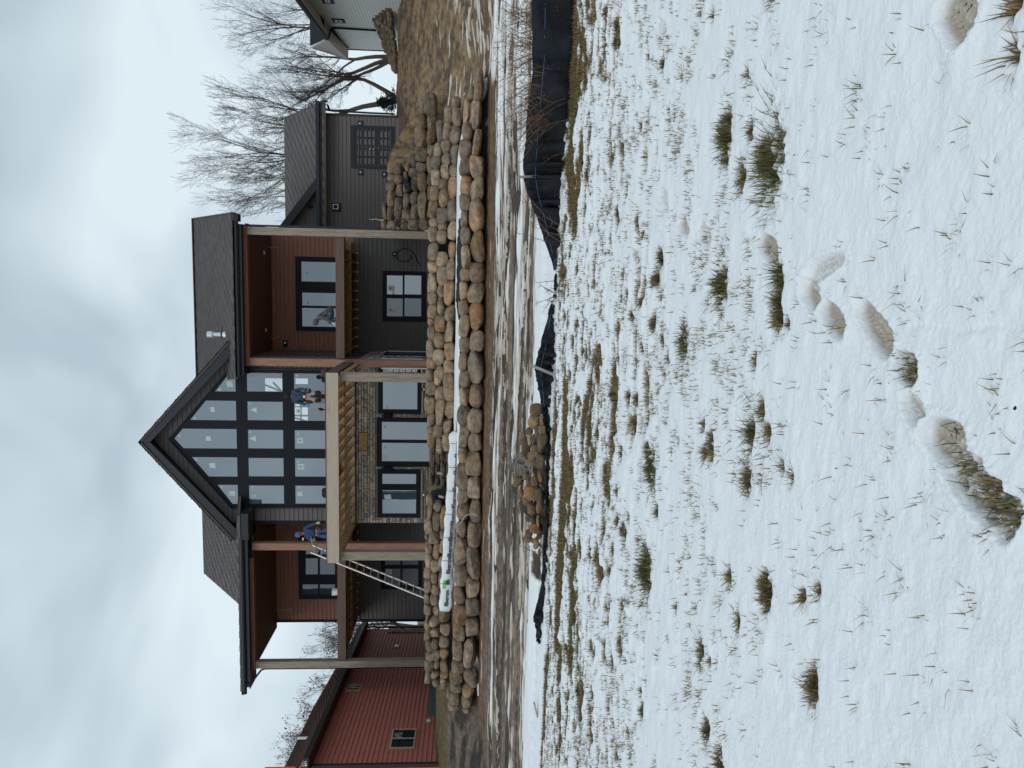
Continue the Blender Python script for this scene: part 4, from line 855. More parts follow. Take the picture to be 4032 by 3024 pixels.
c1 = PN(1225, 187, wp0+WN*.6, WN); c2 = PN(1371, 233, wp0+WN*.1, WN); c3 = PN(1372, 193, wp0+WN*.1, WN); c4 = PN(1282, 152, wp0+WN*.9, WN)
mb = MB(); mb.prism([c1, c2, c3, c4], (.05, .12, .08)); mb.build('rake_soffit', MT['cream'], WH); mb = MB(); mb.prism([c4, PN(1300, 118, wp0+WN*.06, WN), PN(1345, 190, wp0+WN*.06, WN), c3], (.02, .05, .05)); mb.build('soffit', MT['cream'], WH)
mb = MB(); mb.beam(Vector(c1)-Vector((0, .05, 0)), Vector(c4)-Vector((0, .05, 0)), .1, .18); mb.beam(c1, c2, .06, .10); mb.build('rake_board', MT['white'], WH)
mb = MB(); pts = [PN(X_, Y_, wp0+WN*o_, WN) for X_, Y_, o_ in ((1286, 152, .95), (1294, 150, .9), (1302, 116, .12), (1308, 110, .08), (1340, 111, .08), (1482, 120, .08))]; mb.tube(pts, .055, 6); mb.build('downspout', MT['frame'], WH)
for (X0, X1, Y0, Y1) in ((1267, 1312, -12, 10), (1308, 1357, 72, 87)):
    sa, za = ws((X0), Y0); sb, zb = ws(X1, Y0); sc2, _ = ws((X0+X1)/2, Y1); sa = ws((X0+X1)/2, Y0)[0]; za = ws(X0, (Y0+Y1)/2)[1]; zb = ws(X1, (Y0+Y1)/2)[1]
    f = wbox(MB(), sa, sc2, zb, za, .0, .06).build('window', MT['frame'], WH); m1 = (sc2-sa)*.22; wbox(MB(), sa+m1, sc2-m1, zb+.17, za-.17, .061, .066).build('frame', MT['plastic'], f); wbox(MB(), sa+m1*1.5, sc2-m1*1.5, zb+.26, za-.26, .067, .07).build('pane', MT['pane_dark'], f)
# ---------------------------------------------------------------- boulder retaining walls
def ico(sub=3):
    bm = bmesh.new(); bmesh.ops.create_icosphere(bm, subdivisions=sub, radius=1); v = np.array([p.co[:] for p in bm.verts]); f = [[q.index for q in p.verts] for p in bm.faces]; bm.free(); return v, f
ICO = {s: ico(s) for s in (2, 3, 4)}
def pnoise(v, k, seed):
    x, y, z = v[:, 0]*k+seed*3.7, v[:, 1]*k+seed*1.3, v[:, 2]*k+seed*7.1
    return (vn(x+z*.7, y+40, seed)+vn(y+80, z-x*.5, seed+1)+vn(z+11, x+y*.6, seed+2))/3-.5
STONES = [(.29,.205,.13),(.25,.19,.135),(.21,.17,.135),(.31,.205,.115),(.19,.16,.13),(.27,.205,.15),(.23,.175,.14),(.33,.25,.165),(.165,.145,.125),(.25,.175,.135),(.28,.20,.12),(.26,.185,.115)]
def boulder(name, c, sx, sy, sz, seed, color, mat_, parent=None, sub=3, box=.62, rough=.16, tilt=0.):
    """c centre, half sizes; a rounded field stone: squarish super-ellipsoid with planed facets and lumps"""
    r = np.random.RandomState(seed); v, f = ICO[sub]; v = v.copy()
    p = 2.5+box*r.rand()*3.2; nrm = (np.abs(v)**p).sum(1)**(1/p); v = v/nrm[:, None]
    for k in range(5):                     # planed facets
        n = r.randn(3); n /= np.linalg.norm(n); d = v@n; lim = .72+.22*r.rand(); v = np.where((d > lim)[:, None], v-n*((d-lim)*.8)[:, None], v)
    v = v*(1+rough*1.3*pnoise(v, 1.3, seed)+rough*.55*pnoise(v, 3.3, seed+1)+rough*.25*pnoise(v, 8, seed+2))[:, None]
    v = v*[sx, sy, sz]; a = tilt+(r.rand()-.5)*.25; ca, sa = math.cos(a), math.sin(a)
    v = np.stack([v[:, 0]*ca-v[:, 2]*sa, v[:, 1], v[:, 0]*sa+v[:, 2]*ca], 1)
    # keep the measured outline
    v[:, 0] *= sx/np.abs(v[:, 0]).max(); v[:, 2] *= sz/np.abs(v[:, 2]).max()
    mot = 1+.35*pnoise(v/max(sx, sz), 2.2, seed+4)*2
    tint = np.array(color); tint = tint*.32+.68*np.array([.245, .185, .13])*tint.mean()/.185 if name == 'boulder' else tint; alt = tint*[1.25, .95, .7] if r.rand() < .35 else tint*[.9, .92, .92]
    w_ = np.clip(pnoise(v/max(sx, sz), 1.5, seed+5)*3+.4, 0, 1)[:, None]; cc = (tint*(1-w_)+alt*w_)*mot[:, None]
    me = bpy.data.meshes.new(name); me.from_pydata((v+np.array(c)).tolist(), [], f); me.polygons.foreach_set('use_smooth', [True]*len(f))
    a = me.color_attributes.new('col', 'FLOAT_COLOR', 'POINT'); a.data.foreach_set('color', np.concatenate([cc, np.ones((len(cc), 1))], 1).reshape(-1)); me.materials.append(mat_)
    o = bpy.data.objects.new(name, me); col.objects.link(o)
    if parent is not None: adopt(o, parent)
    return o
A3 = [(75,835,150,920),(78,920,150,1010),(65,1010,150,1110),(70,1110,160,1280),(20,1240,70,1425),(68,1285,155,1430),(5,1430,65,1525),(68,1440,160,1525),(140,820,235,930),(145,935,240,1040),(165,1045,240,1170),(150,1190,235,1390),
 (262,800,320,900),(305,865,405,960),(245,1015,325,1130),(245,1130,325,1310),(235,1310,325,1440),(215,1440,290,1525),(300,1425,410,1530),(375,410,500,635),(315,530,400,660),(375,640,505,795),(390,800,510,920),(325,960,410,1105),(315,1110,405,1250),(325,1260,415,1420),
 (400,925,500,1105),(408,1110,515,1400),(418,1405,515,1530),(420,125,505,295),(480,70,605,290),(408,270,500,425),(505,290,605,440),(500,430,600,610),(505,620,590,740),(500,740,570,915),(505,920,560,1060),(505,1060,565,1220),(315,720,395,860),(250,900,300,1000),(160,1400,215,1520),(500,1230,545,1400)]
A2 = [(605,360,690,580),(690,200,780,400),(775,100,865,220),(765,225,865,420),(670,395,770,560),(755,430,865,630),(580,600,665,750),(655,565,755,710),(665,700,760,835),(755,625,855,825),(555,740,660,885),(655,830,745,985),(740,830,845,965),(550,885,645,1055),(630,985,730,1100),
 (540,1060,635,1215),(635,1100,750,1290),(735,965,840,1195),(525,1220,620,1410),(605,1310,735,1470),(720,1195,835,1430),(530,1410,630,1500),(625,1460,725,1540),(515,1500,615,1658),(730,1440,830,1650),(610,1540,720,1680)]
A1 = [(1010,-175,1120,190),(955,-10,1030,155),(900,130,970,380),(975,160,1090,430),(885,375,990,560),(995,460,1095,720),(860,565,990,750),(860,745,990,950),(970,730,1120,965),(870,955,980,1145),(975,965,1115,1210),(860,1145,985,1320),(960,1215,1120,1550),(870,1325,945,1500),(870,1510,980,1700)]
B2 = [(515,-120,620,65),(515,65,620,200),(515,205,610,410),(510,400,610,555),(512,555,625,705),(515,700,585,775),(500,775,600,940),(495,940,600,1130),(500,1130,600,1240),(490,1245,580,1375),(495,1380,605,1540),(605,-15,730,145),(610,140,730,335),(610,320,685,475),(610,475,700,665),(588,668,700,850),(575,850,700,1035),(572,1040,698,1210),(580,1210,690,1430),(588,1430,698,1595),
 (735,-130,815,50),(715,50,815,275),(690,285,810,545),(692,555,810,725),(698,720,805,955),(695,965,805,1150),(685,1150,805,1325),(678,1300,803,1580)]
B1 = [(875,-85,975,155),(865,160,975,300),(855,300,945,500),(835,505,962,660),(850,665,968,900),(855,905,970,1065),(848,1065,940,1270),(858,1270,985,1450),(858,1455,955,1650),(970,-245,1125,75),(965,75,1125,305),(950,305,1115,530),(965,535,1115,820),(968,830,1125,1050),(950,1055,1115,1395),(965,1400,1115,1660)]
C2 = [(1045,345,1135,500),(1070,500,1135,610),(1062,610,1135,675),(1062,670,1135,808),(1058,1210,1118,1295),(1070,1290,1115,1420),(1042,1420,1115,1545),(1045,1545,1080,1600),(1130,375,1220,590),(1122,585,1205,710),(1140,705,1210,850),(1118,1265,1195,1355),(1110,1358,1180,1520),(1080,1520,1175,1630),
 (1210,380,1305,540),(1205,545,1285,675),(1200,670,1285,845),(1180,1305,1240,1505)]
C1 = [(1330,430,1440,605),(1342,605,1432,790),(1337,800,1422,940),(1312,940,1422,1160),(1327,1162,1425,1287),(1325,1270,1430,1425),(1418,460,1545,660),(1425,650,1540,825),(1398,830,1540,1042),(1420,1045,1538,1235),(1430,1235,1538,1440)]
D2 = [(60,190,135,325),(62,325,140,470),(48,465,125,585),(52,585,125,715),(50,710,118,840),(50,810,135,945),(65,930,110,1000),(48,1005,122,1105),(50,1095,120,1200),(62,1185,145,1305),(68,1300,145,1400),(55,1385,155,1510),(58,1500,130,1630),(138,220,210,375),(112,385,205,515),(120,515,190,630),(120,625,210,740),(115,720,205,840),(138,835,210,950),(105,955,215,1060),
 (110,1065,220,1170),(125,1170,195,1280),(130,1280,220,1390),(145,1385,210,1495),(122,1490,210,1570),(140,1570,205,1658),(210,75,280,180),(205,180,280,335),(185,335,265,500),(195,480,265,675),(200,675,260,835),(200,840,310,1015),(210,1010,315,1145),(200,1140,305,1265),(212,1260,305,1385),(215,1385,300,1500),(212,1490,300,1575),(208,1565,280,1658)]
D1 = [(372,0,490,160),(358,165,495,435),(355,430,490,650),(352,640,468,825),(348,830,490,1038),(345,1035,465,1200),(335,1190,440,1395),(325,1390,460,1525),(310,1500,440,1640),(490,0,628,255),(472,250,612,575),(472,555,608,755),(468,750,615,960),(465,960,600,1160),(445,1165,580,1450),(450,1450,590,1658)]
E1 = [(385,580,530,710),(370,690,512,860),(360,820,510,950),(345,680,395,780),(540,600,690,775),(520,700,665,890),(530,880,640,950)]
E2 = [(75,430,165,590),(165,530,255,630),(260,520,345,665)]
def conv(L, ox, oy, s): return [(ox+a/s, oy+b/s, ox+c/s, oy+d/s) for a, b, c, d in L]
upper = conv(A2, 1500, 350, 2.764)+conv(B2, 1500, 1000, 2.764)+conv(C2, 1200, 1400, 2.212)+conv(D2, 1650, 2050, 2.553)+conv(E2, 1650, 2500, 3.166)
lower = conv(A1, 1500, 350, 2.764)+conv(B1, 1500, 1000, 2.764)+conv(C1, 1200, 1400, 2.212)+conv(D1, 1650, 2050, 2.553)+conv(E1, 1650, 2500, 3.166)
third = conv(A3, 1500, 350, 2.764)
def yl(Y): return 20.15+.9*float(smooth(2350, 2850, Y))+.5*float(smooth(600, 250, Y) if 0 else 1-smooth(250, 600, Y))
def yu(Y): return 22.1+.7*float(smooth(2400, 2720, Y))+.5*float(1-smooth(380, 650, Y))
def y3(Y): return 26.1-.3*float(1-smooth(380, 600, Y))
def wall(boxes, yf, label, seed, back, depth=.42, grow=1.13, colr=None):
    boxes = sorted(boxes, key=lambda b: b[1]); p0 = PY(boxes[len(boxes)//2][0], boxes[len(boxes)//2][1], yf(1500))
    t = thing('boulder_wall', (p0[0], p0[1], p0[2]), label, 'stone wall'); r = random.Random(seed)
    xmax = max(b[2] for b in boxes)
    for i, (X0, Y0, X1, Y1) in enumerate(boxes):
        Yc, Xc = (Y0+Y1)/2, (X0+X1)/2; frac = (X1-back(Yc)) ; yy = yf(Yc)+.0-(Xc-back(Yc))*.0022
        c = PY(Xc, Yc, yy); s = yy/3028.; sx, sz = (Y1-Y0)/2*s*grow, (X1-X0)/2*s*grow; sy = min(max((sx+sz)/2, .2), .42)
        cc = colr[i % len(colr)] if colr else r.choice(STONES); f = r.uniform(.82, 1.18)
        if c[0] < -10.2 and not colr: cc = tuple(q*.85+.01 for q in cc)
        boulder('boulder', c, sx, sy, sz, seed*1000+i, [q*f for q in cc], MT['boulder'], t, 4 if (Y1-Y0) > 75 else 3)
    return t
def subset(L, n): return L
wall(lower, yl, 'lowest boulder retaining wall, two courses of big rounded tan stones beside the muddy track', 1, lambda Y: 1850)
W2 = wall(upper, yu, 'middle boulder retaining wall, three courses of rounded stones in front of the dark house', 2, lambda Y: 1740)
dk = [(.18,.145,.105),(.15,.125,.10),(.12,.108,.095),(.21,.14,.085),(.165,.12,.09),(.14,.122,.105),(.14,.105,.085)]
wall(third, y3, 'tall upper boulder wall of darker stones climbing below the garage doors', 3, lambda Y: 1600, colr=dk)
# black landscape fabric behind the stones
def strip(pts, wd, name, m, parent=None, seed=1, n=14):
    """crumpled cloth strip: pts = list of (upper point, lower point)"""
    r = np.random.RandomState(seed); mb = MB(); rows = []
    P = [(Vector(a), Vector(b)) for a, b in pts]
    k = (len(P)-1)*n
    for i in range(k+1):
        t = i/n; j = min(int(t), len(P)-2); u = t-j; a = P[j][0].lerp(P[j+1][0], u); b = P[j][1].lerp(P[j+1][1], u); row = []
        for q in range(7):
            s = q/6; p = a.lerp(b, s); w_ = wd*(float(vn(np.array([i*.45]), np.array([s*1.3+seed]), seed)[0])-.5+.5*(float(vn(np.array([i*1.3]), np.array([s*3+seed]), seed+1)[0])-.5)); row.append(p+Vector((0, -w_, w_*.2*(s < .9))))
        rows.append(row)
    vs = [p for row in rows for p in row]; th = Vector((0, .006, 0)); nv = len(vs)
    fs = [(i*7+q, (i+1)*7+q, (i+1)*7+q+1, i*7+q+1) for i in range(k) for q in range(6)]
    mb.add(vs, fs); o = mb.build(name, MT[m], parent, smoothf=True); so2 = o.modifiers.new('s', 'SOLIDIFY'); so2.thickness = .006; return o
L1 = bpy.data.objects.new
def fab(pts, wd=.10, seed=1, lab=''):
    o = strip(pts, wd, 'landscape_fabric', 'fabric', None, seed); tag(o, lab, 'fabric'); return o
fab([(PY(1808, 860, 20.75), PY(1822, 860, 20.4)), (PY(1800, 960, 20.8), PY(1820, 960, 20.35)), (PY(1800, 1100, 20.8), PY(1818, 1100, 20.35)), (PY(1796, 1180, 20.8), PY(1815, 1190, 20.35)), (PY(1806, 1260, 20.6), PY(1815, 1260, 20.35))], .12, 1, 'black landscape fabric strip on the snowy terrace behind the lowest boulder wall')
fab([(PY(1585, 690, 25.75), PY(1600, 705, 25.6)), (PY(1588, 720, 25.7), PY(1612, 722, 25.55)), (PY(1595, 745, 25.75), PY(1612, 748, 25.6))], .08, 3, 'scrap of black fabric poking out between dark stones under the garage doors')
fab([(PY(1560, 862, 25.7), PY(1580, 866, 25.6)), (PY(1555, 892, 25.7), PY(1577, 896, 25.6))], .06, 4, 'scrap of black fabric beside the right corner post of the porch')
# stone steps through the middle wall
ST = thing('stone_steps', tuple(PY(1740, 1830, 22.0)), 'dark stacked stone steps in the gap of the middle boulder wall below the patio door', 'steps')
ST.location = PY(1760, 1860, 22.2)
r = random.Random(9)
xs0 = PY(1740, 1978, 22.3)[0]; xs1 = PY(1740, 1790, 22.3)[0]
for i in range(5):
    z0 = 1.68+i*.17; y0 = 22.15+i*.33; x = xs0
    while x < xs1:
        w_ = r.uniform(.35, .75); x2 = min(x+w_, xs1)
        v, f = ICO[3]; cc = r.choice([(.085,.07,.06),(.06,.052,.048),(.11,.085,.066)])
        boulder('step_stone', ((x+x2)/2, y0+.25, z0+.085), (x2-x)/2*1.02, .30, .092, 7000+i*20+int(x*7), cc, MT['boulder'], ST, 3, 3.0, .10); x = x2
ST['label'] = 'dark stacked stone steps in the gap of the middle boulder wall below the patio door'
# wrapped bundle of decking boards
bA = Vector(PY(1796, 1700, 21.0)); bB = Vector(PY(1752, 2400, 21.0)); bA.z += .0
dB = (bB-bA).normalized(); nB = Vector((0, -1, 0)); upB = Vector((dB.z, 0, -dB.x)) if dB.x < 0 else Vector((0, 0, 1)); upB = Vector((0, 0, 1))-dB*dB.z; upB.normalize()
BW_ = thing('wrapped_lumber', tuple((bA+bB)/2), 'long white plastic wrapped bundle of boards lying along the top of the lowest boulder wall', 'lumber bundle')
mb = MB(); nS = 60; secs = []
rr = np.random.RandomState(5)
for i in range(nS+1):
    t = i/nS; c = bA.lerp(bB, t); hh_ = .165*(1+.10*math.sin(i*.9)+.06*rr.randn()*.5); dd = .14; sec = []
    pinch = .55 if i == 0 else 1
    for k in range(12):
        an = 2*math.pi*k/12; cs, sn = math.cos(an), math.sin(an); q = (abs(cs)**5+abs(sn)**5)**(-.2)
        sec.append(c+upB*(sn*q*hh_*pinch*(1+.03*rr.randn()))+nB*(cs*q*dd*(1+.05*rr.randn())))
    secs.append(sec)
vs = [p for s_ in secs for p in s_]; fs = [(i*12+k, i*12+(k+1) % 12, (i+1)*12+(k+1) % 12, (i+1)*12+k) for i in range(nS) for k in range(12)]+[list(range(12))[::-1], [nS*12+k for k in range(12)]]
mb.add(vs, fs); mb.build('plastic_wrap', MT['wrap'], BW_, smoothf=True)
def text(parent, s, c, size, dirx, diry, name='lettering', m='ink'):
    cu = bpy.data.curves.new(name, 'FONT'); cu.body = s; cu.size = size; cu.align_x = 'CENTER'; cu.align_y = 'CENTER'; cu.extrude = .002; cu.resolution_u = 3; cu.offset = .004
    tmp = bpy.data.objects.new('t', cu); col.objects.link(tmp); bpy.context.view_layer.update(); dg_ = bpy.context.evaluated_depsgraph_get()
    me = bpy.data.meshes.new_from_object(tmp.evaluated_get(dg_)); bpy.data.objects.remove(tmp)
    dx, dy = Vector(dirx).normalized(), Vector(diry).normalized(); n = dx.cross(dy); Mx = Matrix((dx, dy, n)).transposed().to_4x4(); Mx.translation = Vector(c); me.transform(Mx)
    me.materials.clear(); me.materials.append(MT[m]); o = bpy.data.objects.new(name, me); col.objects.link(o); adopt(o, parent); return o
for i in range(10):
    t = .09+i*.0925; c = bA.lerp(bB, t)+nB*.158+upB*(-.06 if i < 5 else -.03)
    word = 'fiberon' if i != 8 else 'fib'
    text(BW_, word, c+(dB*.04 if 0 else Vector()), .165, -dB, upB)
for i in range(7):
    c = bA.lerp(bB, .06+i*.13); mb = MB(); mb.tube([c+nB*.15+upB*.17, c+nB*.168+upB*.05, c+nB*.16-upB*.17], .006, 4); mb.build('strap', MT['ink'], BW_)
c = bA.lerp(bB, .845)+nB*.158; mb = MB(); mb.add([c+upB*.03+dB*(-.13), c+upB*.10+dB*(-.12), c+upB*.11+dB*.13, c+upB*.02+dB*.12], [(0,1,2,3)]); mb.build('green_mark', MT['green'], BW_)
for k in range(3):
    a = Vector(PY(1735+k*5, 1770+k*92, 21.5)); mb = MB(); mb.beam(a+Vector((0, -.1, -.02)), a+Vector((-.0, .0, .02))+Vector((0, 0, .1)), .06, .05); o = mb.build('wood_stick', MT['postgrey']); tag(o, ['short wooden stick at the right end of the stone steps', 'short wooden stick at the middle of the stone steps', 'short wooden stick at the left end of the stone steps'][k], 'stick')
# cords and a root on the boulders
mb = MB(); mb.tube([PY(X_, Y_, 19.62) for X_, Y_ in ((1806, 2062), (1812, 2063), (1820, 2052), (1828, 2035), (1842, 2026), (1858, 2024), (1872, 2027), (1876, 2033))], .014, 5); tag(mb.build('pale_rope', MT['rim']), 'curl of pale rope draped over the lowest boulder wall below the white bundle', 'rope')
mb = MB(); mb.tube([PY(X_, Y_, 19.6) for X_, Y_ in ((1793, 1960), (1798, 1985), (1805, 2020), (1808, 2060), (1820, 2100), (1840, 2115))], .008, 4); tag(mb.build('green_strap', MT['concrete']), 'thin green strap hanging from the white bundle onto the stones', 'strap')
mb = MB(); mb.tube([PY(X_, Y_, 19.65) for X_, Y_ in ((1790, 2255), (1808, 2240), (1825, 2215), (1838, 2205))], .008, 4); tag(mb.build('green_strap', MT['concrete']), 'thin green strap lying across stones left of the pale rope', 'strap')
mb = MB(); mb.tube([PY(X_, Y_, 25.6) for X_, Y_ in ((1510, 866), (1493, 866), (1480, 862), (1465, 865), (1453, 862))], [.02, .014, .012, .01, .006], 5); tag(mb.build('bare_root', MT['rim']), 'thin pale root sticking up from the tall upper wall beside the porch corner', 'root')

# ---------------------------------------------------------------- ladders
def ladder(a0, a1, b0, b1, n, label, m='alu', w_=.035, d_=.08):
    t = thing('ladder', tuple(a0), label, 'ladder')
    for p, q in ((a0, a1), (b0, b1)): mb = MB(); mb.beam(p, q, w_, d_, (0, 1, 0)); mb.build('rail', MT[m], t)
    for i in range(n):
        s = (i+.6)/n; p = Vector(a0).lerp(Vector(a1), s); q = Vector(b0).lerp(Vector(b1), s); mb = MB(); mb.tube([p, q], .018, 6); mb.build('rung', MT[m], t)
    return t
la0 = PY(1700, 2367, 27.0); la1 = PY(1224, 2174, 27.0); d_ = np.array([.0, .45, 0])
la0 = np.array([la0[0], 26.75, la0[2]]); la1 = np.array([la1[0], 27.6, la1[2]])
q1 = PY(1224, 2174, 27.6)
ladder(PY(1700, 2365, 26.8), q1, np.array(PY(1700, 2365, 26.8))+[.12, .42, 0], np.array(q1)+[.12, .42, 0], 17, 'aluminium extension ladder leaning against the left end of the unfinished deck', d_=.10)
ladder(PY(1700, 1452, 30.2), PY(1500, 1450, 30.2), PY(1700, 1484, 30.2), PY(1500, 1482, 30.2), 8, 'upright aluminium ladder between the two posts in front of the stone wall')

# ---------------------------------------------------------------- silt fence
SF = thing('silt_fence', tuple(ground_hit(2215, 695)), 'sagging black fabric silt fence on wooden stakes across the edge of the snow field', 'fence')
FP = [(2096,-60,2270),(2096,237,2252),(2075,450,2240),(2062,638,2222),(2060,695,2218),(2078,765,2212),(2110,850,2208),(2140,936,2205),(2170,1020,2197),(2185,1080,2193),(2182,1152,2192),(2165,1210,2186),(2151,1272,2182),(2124,1375,2190),(2104,1440,2182),(2118,1520,2168),(2132,1600,2160),(2146,1680,2158),(2150,1760,2158),(2149,1850,2157),(2148,1950,2155),(2143,2080,2150),(2137,2200,2146),(2132,2300,2142),(2116,2370,2136),(2100,2425,2130),(2108,2480,2124),(2116,2530,2120)]
pts = []
for Xt, Y_, Xb in FP:
    b = ground_hit(Xb, Y_, .065 if Y_ > 1500 else .03); t = PY(Xt, Y_+(6 if Y_ > 1380 and Y_ < 1460 else 0), b[1]+.05); pts.append((t, np.array(b)-[0, 0, .03]))
strip(pts, .30, 'fabric', 'fabric', SF, 3, 10)
mb = MB(); mb.tube([Vector(t)*.72+Vector(b)*.28+Vector((0, -.05, 0)) for t, b in pts[:17]], .0035, 4); mb.build('cord', MT['blue'], SF)
b = ground_hit(2216, 697); t = PY(2036, 697, b[1]-.12); mb = MB(); mb.beam(b-np.array([0, .12, .1]), t, .038, .038, (0, 1, 0)); mb.build('wooden_stake', MT['stake'], SF)
b = ground_hit(2186, 1480); t = PY(2085, 1436, b[1]-.15); mb = MB(); mb.beam(b-np.array([0, .15, .05]), t, .045, .045, (0, 1, 0)); mb.build('wooden_stake', MT['stake'], SF)
b = ground_hit(2128, 2770); mb = MB(); mb.beam(PY(2103, 2766, b[1]), PY(2117, 2822, b[1]), .05, .03); tag(mb.build('wood_offcut', MT['stake']), 'grey wooden offcut lying in the grass at the far left edge of the snow', 'board')
# ---------------------------------------------------------------- rubble pile beside the fence
RB = [(290,85,395,180),(270,185,375,320),(380,200,415,300),(325,300,375,420),(370,305,430,395),(360,395,445,565),(170,370,230,460),(255,390,295,495),(240,320,300,390),(300,395,360,470),(200,420,280,560),(195,530,270,630),(300,505,385,610),(265,570,345,700),(345,610,420,730),(135,640,220,700),(150,700,230,780),(120,790,205,905),(210,730,270,850),(290,820,370,900),(250,840,300,915),(355,770,395,870),(235,910,370,1040),(170,940,210,1020),(330,950,395,1085),(215,930,250,1000),(345,1090,390,1185),(235,1210,295,1270),(280,1220,345,1300),(345,1220,375,1320),(275,1300,370,1395),(235,1370,300,1430),(230,1430,290,1490),(315,1450,360,1550),(290,1455,320,1495),(360,1560,385,1640),(260,1100,340,1200),(215,1030,300,1110),(200,1090,290,1200)]
rc = [(.18,.12,.07),(.15,.10,.06),(.13,.092,.06),(.20,.135,.08),(.11,.082,.056)]
big = {1: 'round pale tan rock near the right end of the rubble pile', 0: 'angular ochre rock at the right tip of the rubble pile', 5: 'large grey brown boulder in the rubble pile right against the fence', 22: 'large dark brown block in the middle of the rubble pile', 17: 'ochre rock highest on the far side of the rubble pile', 7: 'narrow pale upright stone in the rubble pile', 14: 'tan rock with snow beside it in front of the rubble pile', 30: 'brown angular block near the left end of the rubble pile', 38: 'black gravelly clod in the left half of the rubble pile', 33: 'flat pale stone at the left tip of the rubble pile'}
r = random.Random(21)
ORD = 'first second third fourth fifth sixth seventh eighth ninth tenth eleventh twelfth thirteenth fourteenth fifteenth sixteenth seventeenth eighteenth nineteenth twentieth'.split(); rlab = {}
RC_ = conv(RB, 1980, 1560, 2.592)
for nm_, lo, hi in (('back row', 0, 2062), ('upper middle row', 2062, 2085), ('lower middle row', 2085, 2106), ('front row', 2106, 3000)):
    row_ = sorted([i for i, q in enumerate(RC_) if lo <= (q[0]+q[2])/2 < hi], key=lambda i: RC_[i][1]+RC_[i][3])
    for k, i in enumerate(row_): rlab[i] = f'clay covered rock, {ORD[k]} from the right in the {nm_} of the rubble pile'
for i, (x0, y0, x1, y1) in enumerate(conv(RB, 1980, 1560, 2.592)):
    Xc, Yc = (x0+x1)/2, (y0+y1)/2; yy = 12.62+(2150-Xc)/120*1.25; c = PY(Xc, Yc, yy); s = yy/3028; sx, sz = (y1-y0)/2*s*1.36, (x1-x0)/2*s*1.36
    cc = r.choice(rc); cc = {1: (.24,.19,.12), 5: (.13,.10,.07), 7: (.3,.22,.13), 38: (.05,.042,.036), 33: (.27,.2,.12)}.get(i, cc)
    o = boulder('rock', c, sx, (sx+sz)/2, sz, 500+i, cc, MT['rock'], None, 3, .4, .34); tag(o, big.get(i) or rlab[i], 'rock', 'rocks in the rubble pile')
mb = MB(); nx = 26
gr = np.random.RandomState(8)
vs = []; 
for i in range(nx+1):
    for j in range(9):
        u, v_ = i/nx, j/8; X_ = 2150-112*v_; Y_ = 1600+u*570; yy = 12.6+(2150-X_)/120*1.25; p = PY(X_, Y_, yy+.1); g = hz(p[0], p[1]); e_h = math.sin(math.pi*min(max(u, 0), 1))**.5*math.sin(math.pi*min(v_*.9+.08, 1)); z = g-.04+max(p[2]-g-.02, 0)*e_h*.9+.03*gr.randn(); vs.append((p[0], p[1], z))
mb.add(vs, [(i*9+j, (i+1)*9+j, (i+1)*9+j+1, i*9+j+1) for i in range(nx) for j in range(8)]); mb.cc = (.07, .05, .035)
o = MB(); o.color((.08, .055, .038)); o.add(vs, [(i*9+j, (i+1)*9+j, (i+1)*9+j+1, i*9+j+1) for i in range(nx) for j in range(8)]); o = o.build('dirt_heap', MT['soil'], smoothf=True); o['kind'] = 'structure'
# single stone on the snow
boulder_ = boulder('rock', ground_hit(1918, 487), .07, .06, .05, 77, (.12, .09, .07), MT['rock']); tag(boulder_, 'small lone stone on the snow in front of the lowest wall, right side', 'rock')
boulder('rock', tuple(flat_hit(4003, 1606)), .012, .01, .01, 78, (.02, .02, .02), MT['rock']); tag(bpy.data.objects[-1] if 0 else col.objects[-1], 'tiny black pebble on the snow near the bottom edge', 'pebble')
boulder('rock', tuple(flat_hit(3952, 1054)), .010, .008, .010, 79, (.03, .02, .02), MT['rock']); tag(col.objects[-1], 'tiny dark seed head on clean snow at the lower right', 'pebble')

# ---------------------------------------------------------------- dry weeds by the fence and the branch on the rubble
def weed(X, Y, h_, n, label, seed, spread=.35, lean=(0, 0), grp='dry weed stalks by the silt fence', y=None, wd=.0062):
    b = Vector(ground_hit(X, Y)); 
    if y: b = Vector(PY(X, Y, y))
    r = random.Random(seed); mb = MB()
    for i in range(n):
        a = b+Vector((r.gauss(0, spread*.35), r.gauss(0, .08), -.02)); hh_ = h_*r.uniform(.45, 1.05); dx, dy = lean[0]+r.gauss(0, spread), lean[1]+r.gauss(0, spread*.6)
        p = [a+Vector((dx*hh_*t**1.5, dy*hh_*t**1.5, hh_*t))+Vector((r.gauss(0, .008), 0, 0)) for t in (0, .3, .6, .85, 1)]
        mb.tube(p, [wd, wd*.85, wd*.7, wd*.5, wd*.4], 3, False)
        for k in range(r.randint(3, 8)):
            t = r.uniform(.35, 1); q = a+Vector((dx*hh_*t**1.5, dy*hh_*t**1.5, hh_*t)); l_ = r.uniform(.06, .22)*h_; e2 = q+Vector((r.gauss(0, .6), r.gauss(0, .4), r.uniform(.2, 1))).normalized()*l_
            mb.tube([q, q.lerp(e2, .5)+Vector((0, 0, .01)), e2], [wd*.55, wd*.45, wd*.35], 3, False)
            if r.random() < .5: mb.lathe(e2, [(-.006, .002), (0, .007), (.007, .002)], 4)
    o = mb.build('dry_weed', MT['weed']); tag(o, label, 'dry weed', grp)
weed(2248, 60, 1.05, 54, 'dense clump of dry brown weeds over the fence at the right edge', 1)
weed(2248, 190, 1.15, 60, 'tall spreading dry weeds left of the clump at the right edge', 2)
weed(2246, 330, 1.1, 44, 'dry weeds leaning left across the silt fence near its widest part', 3, .4, (-.25, 0))
weed(2246, 400, .9, 48, 'low tangle of dry stalks leaning toward the fence stake', 4, .35, (-.6, 0))
weed(2228, 560, .6, 30, 'thin weeds just right of the tall fence stake', 5)
